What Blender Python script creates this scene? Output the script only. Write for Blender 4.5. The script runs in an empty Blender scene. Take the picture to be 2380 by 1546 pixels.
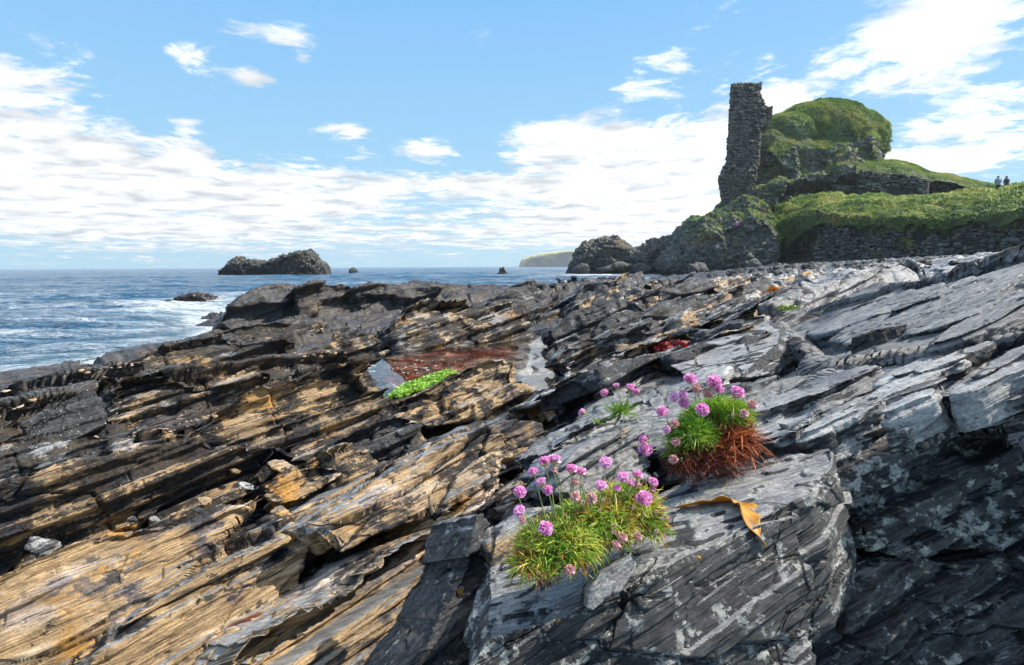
import bpy, bmesh, math, random
import numpy as np
from mathutils import Vector, Matrix
random.seed(7)
RNG = np.random.default_rng(11)
scene = bpy.context.scene
R = math.radians

# ---------------------------------------------------------------- camera
EYE = 1.5                       # metres above the sea
PITCH, ROLL, HFOV = R(6.62), R(-0.30), R(84.0)
cam_data = bpy.data.cameras.new("camera")
cam = bpy.data.objects.new("camera", cam_data)
scene.collection.objects.link(cam)
CAMROT = Matrix.Rotation(math.pi / 2 - PITCH, 4, 'X') @ Matrix.Rotation(ROLL, 4, 'Z')
cam.matrix_world = Matrix.Translation((0, 0, EYE)) @ CAMROT
cam_data.sensor_fit = 'HORIZONTAL'
cam_data.angle = HFOV
cam_data.clip_start = 0.05
cam_data.clip_end = 30000
scene.camera = cam

# ---------------------------------------------------------------- light and sky
SUN_AZ, SUN_EL = R(82), R(46)   # azimuth from the view direction (+Y) towards +X
sun_data = bpy.data.lights.new("sun", 'SUN')
sun = bpy.data.objects.new("sun", sun_data)
scene.collection.objects.link(sun)
SUNDIR = Vector((math.cos(SUN_EL) * math.sin(SUN_AZ), math.cos(SUN_EL) * math.cos(SUN_AZ), math.sin(SUN_EL)))
sun.rotation_euler = SUNDIR.to_track_quat('Z', 'Y').to_euler()
sun_data.energy = 5.0
sun_data.angle = R(0.53)
sun_data.color = (1.0, 0.92, 0.8)
scene.view_settings.view_transform = 'Standard'
scene.view_settings.look = 'None'
scene.view_settings.gamma = 1
scene.view_settings.exposure = 0.8


class NB:
    """small helper to write node trees"""
    def __init__(self, nt):
        self.nt = nt; self.n = nt.nodes; self.l = nt.links

    def new(self, t, **kw):
        nd = self.n.new(t)
        for k, v in kw.items():
            setattr(nd, k, v)
        return nd

    def put(self, sock, v):
        if isinstance(v, bpy.types.NodeSocket):
            self.l.new(v, sock)
        else:
            try:
                sock.default_value = v
            except Exception:
                sock.default_value = (v, v, v) if not hasattr(v, '__len__') else (*v, 1.0)

    def m(self, op, a, b=0.0, c=None, clamp=False):
        nd = self.new('ShaderNodeMath', operation=op, use_clamp=clamp)
        self.put(nd.inputs[0], a); self.put(nd.inputs[1], b)
        if c is not None:
            self.put(nd.inputs[2], c)
        return nd.outputs[0]

    def vm(self, op, a, b=None, s=None):
        nd = self.new('ShaderNodeVectorMath', operation=op)
        self.put(nd.inputs[0], a)
        if b is not None:
            self.put(nd.inputs[1], b)
        if s is not None:
            self.put(nd.inputs['Scale'], s)
        return nd.outputs['Value'] if op in ('DOT_PRODUCT', 'LENGTH') else nd.outputs[0]

    def comb(self, x, y, z):
        nd = self.new('ShaderNodeCombineXYZ')
        for i, v in enumerate((x, y, z)):
            self.put(nd.inputs[i], v)
        return nd.outputs[0]

    def sep(self, v):
        nd = self.new('ShaderNodeSeparateXYZ'); self.put(nd.inputs[0], v)
        return nd.outputs

    def noise(self, vec, scale=1.0, detail=4.0, rough=0.55, dist=0.0, color=False):
        nd = self.new('ShaderNodeTexNoise')
        self.put(nd.inputs['Vector'], vec)
        nd.inputs['Scale'].default_value = scale
        nd.inputs['Detail'].default_value = detail
        nd.inputs['Roughness'].default_value = rough
        nd.inputs['Distortion'].default_value = dist
        return nd.outputs[1 if color else 0]

    def vor(self, vec, scale=1.0, feature='F1', out='Distance', rand=1.0):
        nd = self.new('ShaderNodeTexVoronoi', feature=feature)
        self.put(nd.inputs['Vector'], vec)
        nd.inputs['Scale'].default_value = scale
        nd.inputs['Randomness'].default_value = rand
        return nd.outputs[out]

    def ss(self, x, a, b, lo=0.0, hi=1.0):
        nd = self.new('ShaderNodeMapRange', interpolation_type='SMOOTHSTEP')
        self.put(nd.inputs[0], x)
        for i, v in enumerate((a, b, lo, hi)):
            self.put(nd.inputs[i + 1], v)
        return nd.outputs[0]

    def lin(self, x, a, b, lo=0.0, hi=1.0):
        nd = self.new('ShaderNodeMapRange')
        self.put(nd.inputs[0], x)
        for i, v in enumerate((a, b, lo, hi)):
            self.put(nd.inputs[i + 1], v)
        return nd.outputs[0]

    def mix(self, f, a, b, mode='MIX'):
        nd = self.new('ShaderNodeMix', data_type='RGBA', blend_type=mode)
        self.put(nd.inputs[0], f)
        for s, v in ((nd.inputs[6], a), (nd.inputs[7], b)):
            if isinstance(v, bpy.types.NodeSocket):
                self.l.new(v, s)
            else:
                s.default_value = (*v, 1.0)
        return nd.outputs[2]

    def attr(self, name, out='Fac'):
        nd = self.new('ShaderNodeAttribute', attribute_name=name)
        return nd.outputs[out]


def build_world():
    w = bpy.data.worlds.new("World"); scene.world = w
    w.use_nodes = True
    b = NB(w.node_tree); b.n.clear()
    sky = b.new('ShaderNodeTexSky', sky_type='NISHITA')
    sky.sun_disc = False
    sky.sun_elevation = SUN_EL
    sky.sun_rotation = SUN_AZ
    sky.altitude = 0; sky.air_density = 1.0; sky.dust_density = 0.6; sky.ozone_density = 2.2
    tc = b.new('ShaderNodeTexCoord')
    d = b.vm('NORMALIZE', tc.outputs['Generated'])
    x, y, z = b.sep(d)
    az = b.m('MULTIPLY', b.m('ARCTAN2', x, y), 57.2958)
    el = b.m('MULTIPLY', b.m('ARCSINE', z), 57.2958)
    # clouds lie on a sheet high overhead: project the direction on it
    zz = b.m('ADD', b.m('MAXIMUM', z, 0.0), 0.09)
    q = b.comb(b.m('DIVIDE', x, zz), b.m('DIVIDE', y, zz), 0.0)
    warp = b.noise(q, 1.1, 3, 0.5, color=True)
    q2 = b.vm('ADD', q, b.vm('SCALE', b.vm('SUBTRACT', warp, (0.5, 0.5, 0.5)), s=0.55))
    qs = b.vm('MULTIPLY', q2, (1.15, 1.2, 1.0))
    n1 = b.noise(b.vm('ADD', qs, (3.1, 0.7, 0.0)), 1.25, 9, 0.6)
    n2 = b.noise(b.vm('ADD', qs, (9.1, 4.7, 0.0)), 4.5, 7, 0.62)
    n3 = b.noise(b.vm('ADD', qs, (2.1, 8.7, 0.0)), 13.0, 5, 0.6)
    n = b.m('ADD', b.m('ADD', b.m('MULTIPLY', n1, 0.46), b.m('MULTIPLY', n2, 0.34)), b.m('MULTIPLY', n3, 0.20))
    # where the cloud banks stand (azimuth, elevation, half widths, weight) in degrees
    tot = None
    for a0, e0, sa, se, wt in CLOUDS:
        u = b.m('DIVIDE', b.m('SUBTRACT', az, a0), sa)
        v = b.m('DIVIDE', b.m('SUBTRACT', el, e0), se)
        g = b.m('EXPONENT', b.m('MULTIPLY', b.m('ADD', b.m('MULTIPLY', u, u), b.m('MULTIPLY', v, v)), -1.0))
        g = b.m('MULTIPLY', g, wt)
        tot = g if tot is None else b.m('ADD', tot, g)
    behind = b.ss(y, 0.35, -0.25)          # the half of the sky behind the camera is broken cloud
    tot = b.m('ADD', tot, b.m('MULTIPLY', behind, 0.07))
    cover = b.ss(b.m('ADD', n, tot), 0.545, 0.68)
    low = b.ss(z, 0.0, 0.30)
    # the air of this day: pale at the horizon, a clear azure above
    rp = b.new('ShaderNodeValToRGB'); el_ = rp.color_ramp.elements
    for pos, c in ((0.0, (.31, .51, .62)), (.10, (.105, .44, .66)), (.20, (.03, .38, .69)), (.36, (.0, .305, .70)), (.8, (.01, .23, .66))):
        e_ = el_[0] if pos == 0 else (el_[1] if pos == .8 else el_.new(pos))
        e_.position = pos; e_.color = (*c, 1)
    b.put(rp.inputs[0], z)
    skyc = b.mix(.95, sky.outputs[0], b.vm('SCALE', rp.outputs[0], s=9.0))
    sunny = b.m('MAXIMUM', b.vm('DOT_PRODUCT', d, tuple(SUNDIR)), 0.0)
    shade = b.noise(b.vm('ADD', qs, (5.0, 2.2, 0.0)), 2.6, 6, 0.55)
    cb = b.lin(shade, 0.32, 0.62, 4.2, 7.8)
    cb = b.m('MULTIPLY', cb, b.lin(sunny, 0.2, 0.95, 1.0, 1.5))
    cloud = b.mix(b.ss(shade, 0.25, 0.62), (0.86, 0.93, 1.0), (1.0, 0.99, 0.975))
    cloud = b.vm('SCALE', cloud, s=cb)
    col = b.mix(cover, skyc, cloud)
    bg = b.new('ShaderNodeBackground')
    bg.inputs['Strength'].default_value = 0.098
    b.l.new(col, bg.inputs['Color'])
    out = b.new('ShaderNodeOutputWorld')
    b.l.new(bg.outputs[0], out.inputs[0])
    w.cycles.sampling_method = 'MANUAL'
    w.cycles.sample_map_resolution = 512


CLOUDS = [(-34, 6, 17, 3.8, .19), (-40.5, 12.8, 5.5, 2.6, .18), (-19, 7.2, 13, 1.9, .16), (-41, 8.5, 8, 2.5, .12), (0, 3.2, 60, 1.9, .12),
          (3.4, 12, 4.5, 2.6, .17), (6, 7, 9, 3.6, .20), (13.8, 16.8, 4.2, 2.0, .17), (14, 10.8, 5.5, 1.8, .15), (17, 5.5, 9, 3.4, .18), (22, 13, 6, 4.5, .13), (9, 13.5, 4.5, 3.5, .13), (36, 14, 8, 2.6, .05),
          (35.5, 19, 6.5, 4.6, .24), (39, 9.5, 8, 3.0, .15), (31.5, 8.0, 6, 1.2, .10), (31, 11.6, 4, 1.0, -.10), (-6, 16.5, 24, 4.5, -.11),
          (-28.4, 17.1, 2.2, 1.3, .22), (-23.5, 16.4, 2.0, 1.1, .22), (-25, 19.7, 3.4, 1.4, .17), (-20.1, 20, 2.4, 1.2, .22), (-19.1, 18.2, 1.2, .7, .18), (-15.3, 12.7, 2.6, .9, .24), (-8.6, 11.5, 2.8, 1.2, .22), (-29, 9.4, 2.0, 1.4, .17), (-29, 12.2, 1.6, .8, .15), (-5, 8.2, 2.5, .8, .14)]
build_world()

# ---------------------------------------------------------------- photograph pixels (2380 x 1546) to directions
FPX = 1190.0 / math.tan(HFOV / 2)
_M = np.array(CAMROT.to_3x3(), dtype=float)
EYEV = np.array((0.0, 0.0, EYE))


def ray(px, py):
    v = np.stack([(np.asarray(px, float) - 1190.0) / FPX, (773.0 - np.asarray(py, float)) / FPX, -np.ones_like(np.asarray(px, float))], -1)
    return v @ _M.T


def at(px, py, depth):
    """point seen at that pixel, that many metres in front of the lens"""
    return EYEV + ray(px, py) * np.asarray(depth, float)[..., None]


def on_plane(px, py, p0, nrm):
    r = ray(px, py)
    t = np.dot(np.asarray(p0) - EYEV, nrm) / (r @ np.asarray(nrm))
    return EYEV + r * t[..., None]


# ---------------------------------------------------------------- noise
_perm = np.random.default_rng(3).permutation(256).astype(np.int32)
_perm = np.concatenate([_perm, _perm])
_g = np.random.default_rng(4).normal(size=(256, 3)).astype(np.float32)
_g /= np.linalg.norm(_g, axis=1, keepdims=True)


def pn(p):
    """gradient noise about -1..1 at points (n, 3)"""
    p = np.asarray(p, np.float32)
    i = np.floor(p).astype(np.int32); f = p - i
    u = f * f * f * (f * (f * 6 - 15) + 10)
    i &= 255
    out = 0
    for dx in (0, 1):
        a = _perm[(i[:, 0] + dx) & 255]; wx = u[:, 0] if dx else 1 - u[:, 0]
        for dy in (0, 1):
            bq = _perm[(a + i[:, 1] + dy) & 255]; wy = u[:, 1] if dy else 1 - u[:, 1]
            for dz in (0, 1):
                g = _g[_perm[(bq + i[:, 2] + dz) & 255]]
                wz = u[:, 2] if dz else 1 - u[:, 2]
                out = out + wx * wy * wz * (g[:, 0] * (f[:, 0] - dx) + g[:, 1] * (f[:, 1] - dy) + g[:, 2] * (f[:, 2] - dz))
    return out * 1.6


def fbm(p, oct=4, gain=0.5, lac=2.03):
    p = np.asarray(p, np.float32); s = 0; a = 1.0; t = 0
    for k in range(oct):
        s = s + a * pn(p + 17.3 * k); t += a; a *= gain; p = p * lac
    return s / t


def hash1(k, seed=0):
    k = (np.asarray(k).astype(np.int64) * 2654435761 + seed * 974711 + 12345) & 0xffffffff
    k ^= k >> 15; k = (k * 2246822519) & 0xffffffff; k ^= k >> 13; k = (k * 3266489917) & 0xffffffff; k ^= k >> 16
    return k.astype(np.float64) / 4294967296.0


def cells(x, y, seed=0, jit=0.85):
    """2-D jittered cells: hash of the nearest cell and how near its border is"""
    ix = np.floor(x).astype(np.int64); iy = np.floor(y).astype(np.int64)
    b1 = np.full(x.shape, 9.0); b2 = np.full(x.shape, 9.0); h = np.zeros(x.shape)
    for dx in (-1, 0, 1):
        for dy in (-1, 0, 1):
            k = (ix + dx) * 7919 + (iy + dy) * 104729
            cx = ix + dx + 0.5 + (hash1(k, seed) - 0.5) * jit; cy = iy + dy + 0.5 + (hash1(k, seed + 1) - 0.5) * jit
            d = np.maximum(np.abs(x - cx), np.abs(y - cy) * 0.9) + 0.15 * np.hypot(x - cx, y - cy)
            near = d < b1
            b2 = np.where(near, b1, np.minimum(b2, d)); h = np.where(near, hash1(k, seed + 2), h); b1 = np.where(near, d, b1)
    return h, b2 - b1


def cells3(p, seed=0, jit=.9):
    """3-D jittered cells: hash of the nearest cell and how near its border is"""
    p = np.asarray(p, float); i0 = np.floor(p).astype(np.int64)
    b1 = np.full(len(p), 9.0); b2 = b1.copy(); h = np.zeros(len(p))
    for dx in (-1, 0, 1):
        for dy in (-1, 0, 1):
            for dz in (-1, 0, 1):
                k = (i0[:, 0] + dx) * 7919 + (i0[:, 1] + dy) * 104729 + (i0[:, 2] + dz) * 1299709
                d = 0
                for ax, dd in enumerate((dx, dy, dz)):
                    d = d + (p[:, ax] - (i0[:, ax] + dd + .5 + (hash1(k, seed + ax) - .5) * jit)) ** 2
                near = d < b1
                b2 = np.where(near, b1, np.minimum(b2, d)); h = np.where(near, hash1(k, seed + 7), h); b1 = np.where(near, d, b1)
    return h, np.sqrt(b2) - np.sqrt(b1)


def sstep(x, a, b):
    t = np.clip((x - a) / (b - a), 0, 1)
    return t * t * (3 - 2 * t)


# ---------------------------------------------------------------- bedding frame of the rock
STRIKE, DIP = R(27), R(27)
BV = np.array((math.sin(STRIKE), math.cos(STRIKE), 0.0))                       # along the strike
_d = np.array((-math.cos(STRIKE), math.sin(STRIKE), 0.0))
BU = _d * math.cos(DIP) + np.array((0, 0, -math.sin(DIP)))                     # down the dip
BN = _d * math.sin(DIP) + np.array((0, 0, math.cos(DIP)))                      # normal of the beds


def bed(p):
    return np.stack([p @ BU, p @ BV, p @ BN], -1)


_lay = {}


def layers(T, seed):
    if (T, seed) not in _lay:
        rg = np.random.default_rng(seed)
        _lay[(T, seed)] = np.cumsum(np.concatenate([[-70.0], T * np.exp(rg.normal(0, 0.55, int(150 / T)))]))
    return _lay[(T, seed)]


def terrace(w, T, seed, tread=0.6):
    b = layers(T, seed)
    k = np.clip(np.searchsorted(b, w) - 1, 0, len(b) - 2)
    f = (w - b[k]) / (b[k + 1] - b[k])
    g = np.clip((f - tread) / (1 - tread), 0, 1)
    return b[k] + (b[k + 1] - b[k]) * (g * g * (3 - 2 * g) * 0.93 + 0.07 * f), k


# ---------------------------------------------------------------- mesh helpers
def link(name, me, parent=None):
    o = bpy.data.objects.new(name, me)
    scene.collection.objects.link(o)
    if parent is not None:
        o.parent = parent
    return o


def np_mesh(name, v, f, mat=None, attrs=None, smooth=True, origin=None):
    """mesh from arrays; f is (n,3) or (n,4), or a list of such arrays"""
    v = np.asarray(v, np.float32)
    if origin is not None:
        v = v - np.asarray(origin, np.float32)
    fs = [np.asarray(q) for q in (f if isinstance(f, list) else [f])]
    me = bpy.data.meshes.new(name)
    me.vertices.add(len(v)); me.vertices.foreach_set('co', v.ravel())
    idx = np.concatenate([q.ravel() for q in fs]).astype(np.int32)
    tot = np.concatenate([np.full(len(q), q.shape[1]) for q in fs]).astype(np.int32)
    me.loops.add(len(idx)); me.loops.foreach_set('vertex_index', idx)
    me.polygons.add(len(tot))
    me.polygons.foreach_set('loop_start', (np.cumsum(tot) - tot).astype(np.int32))
    me.update(calc_edges=True)
    if smooth:
        me.polygons.foreach_set('use_smooth', np.ones(len(tot), bool))
    attrs = dict(attrs or {})
    if 'tan' in attrs and 'pale' not in attrs:
        attrs['pale'] = np.full(len(v), .55)
    for k, a in attrs.items():
        a = np.asarray(a, np.float32)
        at_ = me.attributes.new(k, 'FLOAT' if a.ndim == 1 else 'FLOAT_VECTOR', 'POINT')
        at_.data.foreach_set('value' if a.ndim == 1 else 'vector', a.ravel())
    if mat:
        for mm in (mat if isinstance(mat, (list, tuple)) else [mat]):
            me.materials.append(mm)
    return me


def tag(o, label=None, cat=None, group=None, kind=None):
    if label: o['label'] = label
    if cat: o['category'] = cat
    if group: o['group'] = group
    if kind: o['kind'] = kind
    return o


def vnormals(v, f):
    """area weighted vertex normals for quads or triangles"""
    a, b_, c = v[f[:, 0]], v[f[:, 1]], v[f[:, 2]]
    n = np.cross(c - a, (v[f[:, 3]] - b_)) if f.shape[1] == 4 else np.cross(b_ - a, c - a)
    out = np.zeros_like(v)
    for k in range(f.shape[1]):
        for ax in range(3):
            out[:, ax] += np.bincount(f[:, k], n[:, ax], len(v))
    return out / (np.linalg.norm(out, axis=1, keepdims=True) + 1e-12)


def grid_faces(nr, nc):
    i = np.arange(nr * nc).reshape(nr, nc)
    return np.stack([i[:-1, :-1].ravel(), i[:-1, 1:].ravel(), i[1:, 1:].ravel(), i[1:, :-1].ravel()], -1)
# ---------------------------------------------------------------- the lie of the shore: photograph pixel, distance, roughness, ochre, blackness
SHORE = [
 (0, 1546, 1.75, .6, .9, .1), (500, 1546, 1.5, .6, .95, .1), (1000, 1546, 1.25, .6, .7, .3), (1500, 1546, 1.25, .5, .2, .4), (2000, 1546, 1.6, .4, .1, .6), (2380, 1546, 1.8, .4, .0, .5),
 (0, 1330, 2.1, .6, .9, .1), (500, 1300, 1.95, .6, .9, .1), (1000, 1250, 1.6, .6, .8, .1), (1250, 1330, 1.25, .4, .5, .3),
 (0, 1100, 2.9, .8, .6, .45), (450, 1110, 2.8, .8, .75, .35), (850, 1100, 2.5, .7, .75, .2), (1250, 1050, 2.05, .5, .5, .1), (1640, 1080, 1.36, .3, .1, .1),
 (0, 950, 4.6, .8, .4, .6), (500, 950, 4.3, .9, .7, .35), (900, 970, 3.9, .8, .7, .3), (1270, 965, 3.5, .5, .55, .1), (1600, 900, 2.5, .4, .1, .1), (2000, 900, 2.3, .3, .0, .0), (2380, 900, 1.95, .3, .0, .0),
 (0, 885, 7.0, .6, .4, .8), (250, 855, 7.6, .8, .45, .8), (480, 800, 9.8, .8, .5, .6), (700, 840, 6.7, .8, .7, .35), (980, 870, 6.0, .25, .5, .5), (1235, 835, 6.5, .2, .4, .4), (1245, 905, 5.1, .25, .5, .3), (1110, 935, 4.7, .4, .6, .3), (1320, 800, 7.7, .4, .4, .5), (1240, 765, 10.0, .4, .4, .5), (1450, 850, 4.3, .7, .4, .2), (1700, 800, 3.9, .4, .1, .1), (2000, 760, 3.9, .3, .0, .1), (2380, 760, 2.9, .3, .0, .1),
 (520, 770, 13.2, .8, .4, .8), (900, 765, 11.4, .8, .4, .75), (1200, 745, 11.5, .8, .5, .5), (1500, 740, 9.3, .8, .4, .4), (1800, 700, 8.2, .6, .2, .3), (2100, 665, 7.5, .4, .0, .1), (2380, 600, 5.6, .3, .0, .1),
 (640, 690, 17.5, .8, .4, .8), (900, 675, 18.5, .8, .4, .8), (1150, 668, 20, .8, .4, .8), (1400, 660, 27, .6, .3, .8), (1640, 655, 24, .6, .3, .6), (1900, 635, 22, .5, .1, .3), (2150, 612, 18, .4, .0, .2), (2380, 585, 13, .3, .0, .2),
 (1560, 645, 55, .4, .1, .8), (1700, 632, 55, .4, .1, .6), (1950, 610, 52, .4, .1, .5), (2200, 600, 46, .4, .1, .5), (2390, 588, 40, .4, .1, .5),
]
SEABED = [(-6.2, 5.0, -.25), (-9.5, 7.5, -.35), (-8, 12.5, -.4), (-5, 21, -.5), (-16, 14, -1.2), (-14, 30, -1.3), (-3, 34, -.8), (6, 48, -.6), (0, 70, -2), (-40, 40, -3), (-60, 70, -3), (16, 62, -.5), (18, 80, -.6), (40, 72, .6), (55, 60, 2.4)]
RIM = [(-3.5, 1.2, .25), (-2.2, .35, .3), (-.6, .35, .38), (.6, .3, .4), (2.0, .5, .5), (3.4, 1.2, 1.1), (5, 3, 1.35), (9, 6, 1.8), (20, 14, 2.2), (-5, 3, .15)]
_sp = np.array([at(a, b_, d) for a, b_, d, *_ in SHORE])
_all = np.concatenate([_sp, np.array(SEABED), np.array(RIM)])


def lp(x, y):
    return np.stack([np.arctan2(x, y) * 1.6, np.log(np.hypot(x, y) + 0.15)], -1)


class TPS:
    def __init__(self, xy, val, lam=1e-3):
        self.c = lp(xy[:, 0], xy[:, 1]); n = len(xy)
        K = self.k(self.c, self.c) + lam * np.eye(n)
        P = np.concatenate([np.ones((n, 1)), self.c], 1)
        A = np.block([[K, P], [P.T, np.zeros((3, 3))]])
        self.w = np.linalg.solve(A, np.concatenate([val, np.zeros((3,) + val.shape[1:])]))

    @staticmethod
    def k(a, b):
        r2 = ((a[:, None] - b[None]) ** 2).sum(-1)
        return 0.5 * r2 * np.log(r2 + 1e-9)

    def __call__(self, x, y):
        c = lp(x, y); n = len(self.c); out = np.zeros(len(c))
        for s in range(0, len(c), 100000):
            q = c[s:s + 100000]
            out[s:s + 100000] = self.k(q, self.c) @ self.w[:n] + self.w[n] + q @ self.w[n + 1:]
        return out


# heights interpolate as "height below the eye divided by distance" so that near and far behave alike
_den = lambda x, y: np.hypot(x, y) + 0.3
_ez = TPS(_all[:, :2], (_all[:, 2] - EYE) / _den(_all[:, 0], _all[:, 1]), 2e-3)
_att = np.array([(r[3], r[4], r[5]) for r in SHORE])
_ta = [TPS(_sp[:, :2], _att[:, i], 3e-2) for i in range(3)]


def env(x, y):
    return EYE + _ez(x, y) * _den(x, y)


def env_hit(px, py, lift=0.0):
    """where the line of sight through a photograph pixel meets the lie of the shore"""
    r = ray(px, py)
    t = np.exp(np.linspace(math.log(0.6), math.log(70), 900))
    p = EYEV + r[None] * t[:, None]
    below = p[:, 2] < env(p[:, 0], p[:, 1]) + lift
    k = int(np.argmax(below)) if below.any() else len(t) - 1
    return t[k]


def paint(p):
    x, y = p[:, 0], p[:, 1]
    return [np.clip(_ta[i](x, y), 0, 1) for i in range(3)]


POOLS = []          # (polygon in photograph pixels, level, depth of basin)


def pool_level(px, py):
    return at(px, py, env_hit(px, py))[2]


def sdf_poly(x, y, poly):
    """signed distance to a polygon, positive inside"""
    poly = np.asarray(poly); d = np.full(x.shape, 1e9); ins = np.zeros(x.shape, bool)
    for i in range(len(poly)):
        a, b_ = poly[i], poly[(i + 1) % len(poly)]
        ex, ey = b_ - a; wx, wy = x - a[0], y - a[1]
        t = np.clip((wx * ex + wy * ey) / (ex * ex + ey * ey + 1e-12), 0, 1)
        d = np.minimum(d, np.hypot(wx - ex * t, wy - ey * t))
        c = ((a[1] <= y) & (b_[1] > y)) | ((b_[1] <= y) & (a[1] > y))
        ins ^= c & (x < a[0] + (y - a[1]) / (b_[1] - a[1] + 1e-12) * ex)
    return np.where(ins, d, -d)


def layer_off(w, q, run, kz, sd, soft, oc):
    """how far each lamina stands out, with a short slope from one lamina to the next"""
    k = np.floor(w); t = sstep(w - k, 1 - soft, 1.0)
    def one(kk):
        h = hash1(kk, sd)
        return (h - .5) * .9 - np.where(h < .22, 1.1, 0) + 1.1 * fbm(np.stack([q[:, 0] / run, q[:, 1] / run, kk * kz], -1), oc)
    return one(k) * (1 - t) + one(k + 1) * t


def rockify(p, nrm, size, vox, fine=1.0, chop=1.0, seed=0.0):
    """give a dense rock surface its joints, its broken edges and its laminae"""
    q = bed(p)
    s = np.asarray(size)
    sp_ = p / s + seed
    p = p + nrm * (fbm(sp_ * 3.0, 4) * s * 0.05 * chop)[:, None]
    wob = q[:, 2] + 0.03 * s * fbm(q * np.array((1.2, 1.2, .5)) / s + seed, 2)
    side = nrm - BN[None] * (nrm @ BN)[:, None]
    sl = np.linalg.norm(side, axis=1)
    for T, A in ((s * 0.16, .085), (s * 0.055, .045), (s * 0.02, .02)):
        if T < 3.6 * vox:
            continue
        off = layer_off(wob / T + 31 * seed, q, T * 9, 3.7, 5, min(.5, 2.2 * vox / T), 3)
        p = p + side * (off * A * min(s, .55 + .25 * s) * fine)[:, None]
    # cross joints cut the beds into blocks that stand a little before or behind each other
    jw = fbm(q / s * 1.3 + seed * 3, 3) * .16
    hb, eb = cells((q[:, 0] / s + jw) * 2.3 + seed, (q[:, 2] / s + jw * .4) * 3.6 + 7 * seed, 5)
    hc, ec = cells((q[:, 0] / s + jw) * 6.1 + seed, (q[:, 2] / s + jw * .4) * 9.0 + 7 * seed, 15)
    flat = 1 - np.clip(nrm @ BN, 0, 1) ** 2
    p = p + nrm * (((hb - .5) * .11 + (hc - .5) * .045 - np.exp(-(eb / .02) ** 2) * .03 - np.exp(-(ec / .03) ** 2) * .010) * s * chop * flat)[:, None]
    # sheets peel off the face of the bed
    sh = fbm(np.stack([q[:, 0] / s * 1.6, (q[:, 1] + .45 * q[:, 0]) / s * 3.4, q[:, 2] / s + seed], -1), 4) * 3.2
    fl = np.floor(sh); fr = sh - fl
    p = p + BN[None] * ((fl + sstep(fr, .86, 1.0) - sh * .35) * .022 * s * chop * np.clip(nrm @ BN, 0, 1) ** 3)[:, None]
    # the skin of the beds is grooved along one direction
    gr = fbm(np.stack([q[:, 0] / s * 5, (q[:, 1] + q[:, 0] * .45) / s * 26, q[:, 2] / s * 6], -1), 3)
    p = p + BN[None] * (gr * 0.008 * min(s, .7) * np.clip(nrm @ BN, 0, 1))[:, None]
    # straight joints run across the face of the bed
    jl = (q[:, 1] + .45 * q[:, 0]) / s * 4.0 + .5 * fbm(np.stack([q[:, 0] / s * .8, q[:, 1] / s * .8, q[:, 2] / s + seed], -1), 2) + seed
    jd = np.abs(jl - np.floor(jl) - .5) / 4.0 * s
    pres = sstep(fbm(np.stack([q[:, 0] / s * 1.2 + 4 * seed, np.floor(jl) * 3.1, q[:, 2] * 0], -1), 2), -.1, .15)
    jw_ = max(1.6 * vox, .005 * s)
    p = p - BN[None] * (np.exp(-(jd / jw_) ** 2) * .028 * s * pres * np.clip(nrm @ BN, 0, 1) ** 3 * chop)[:, None]
    return p


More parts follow.
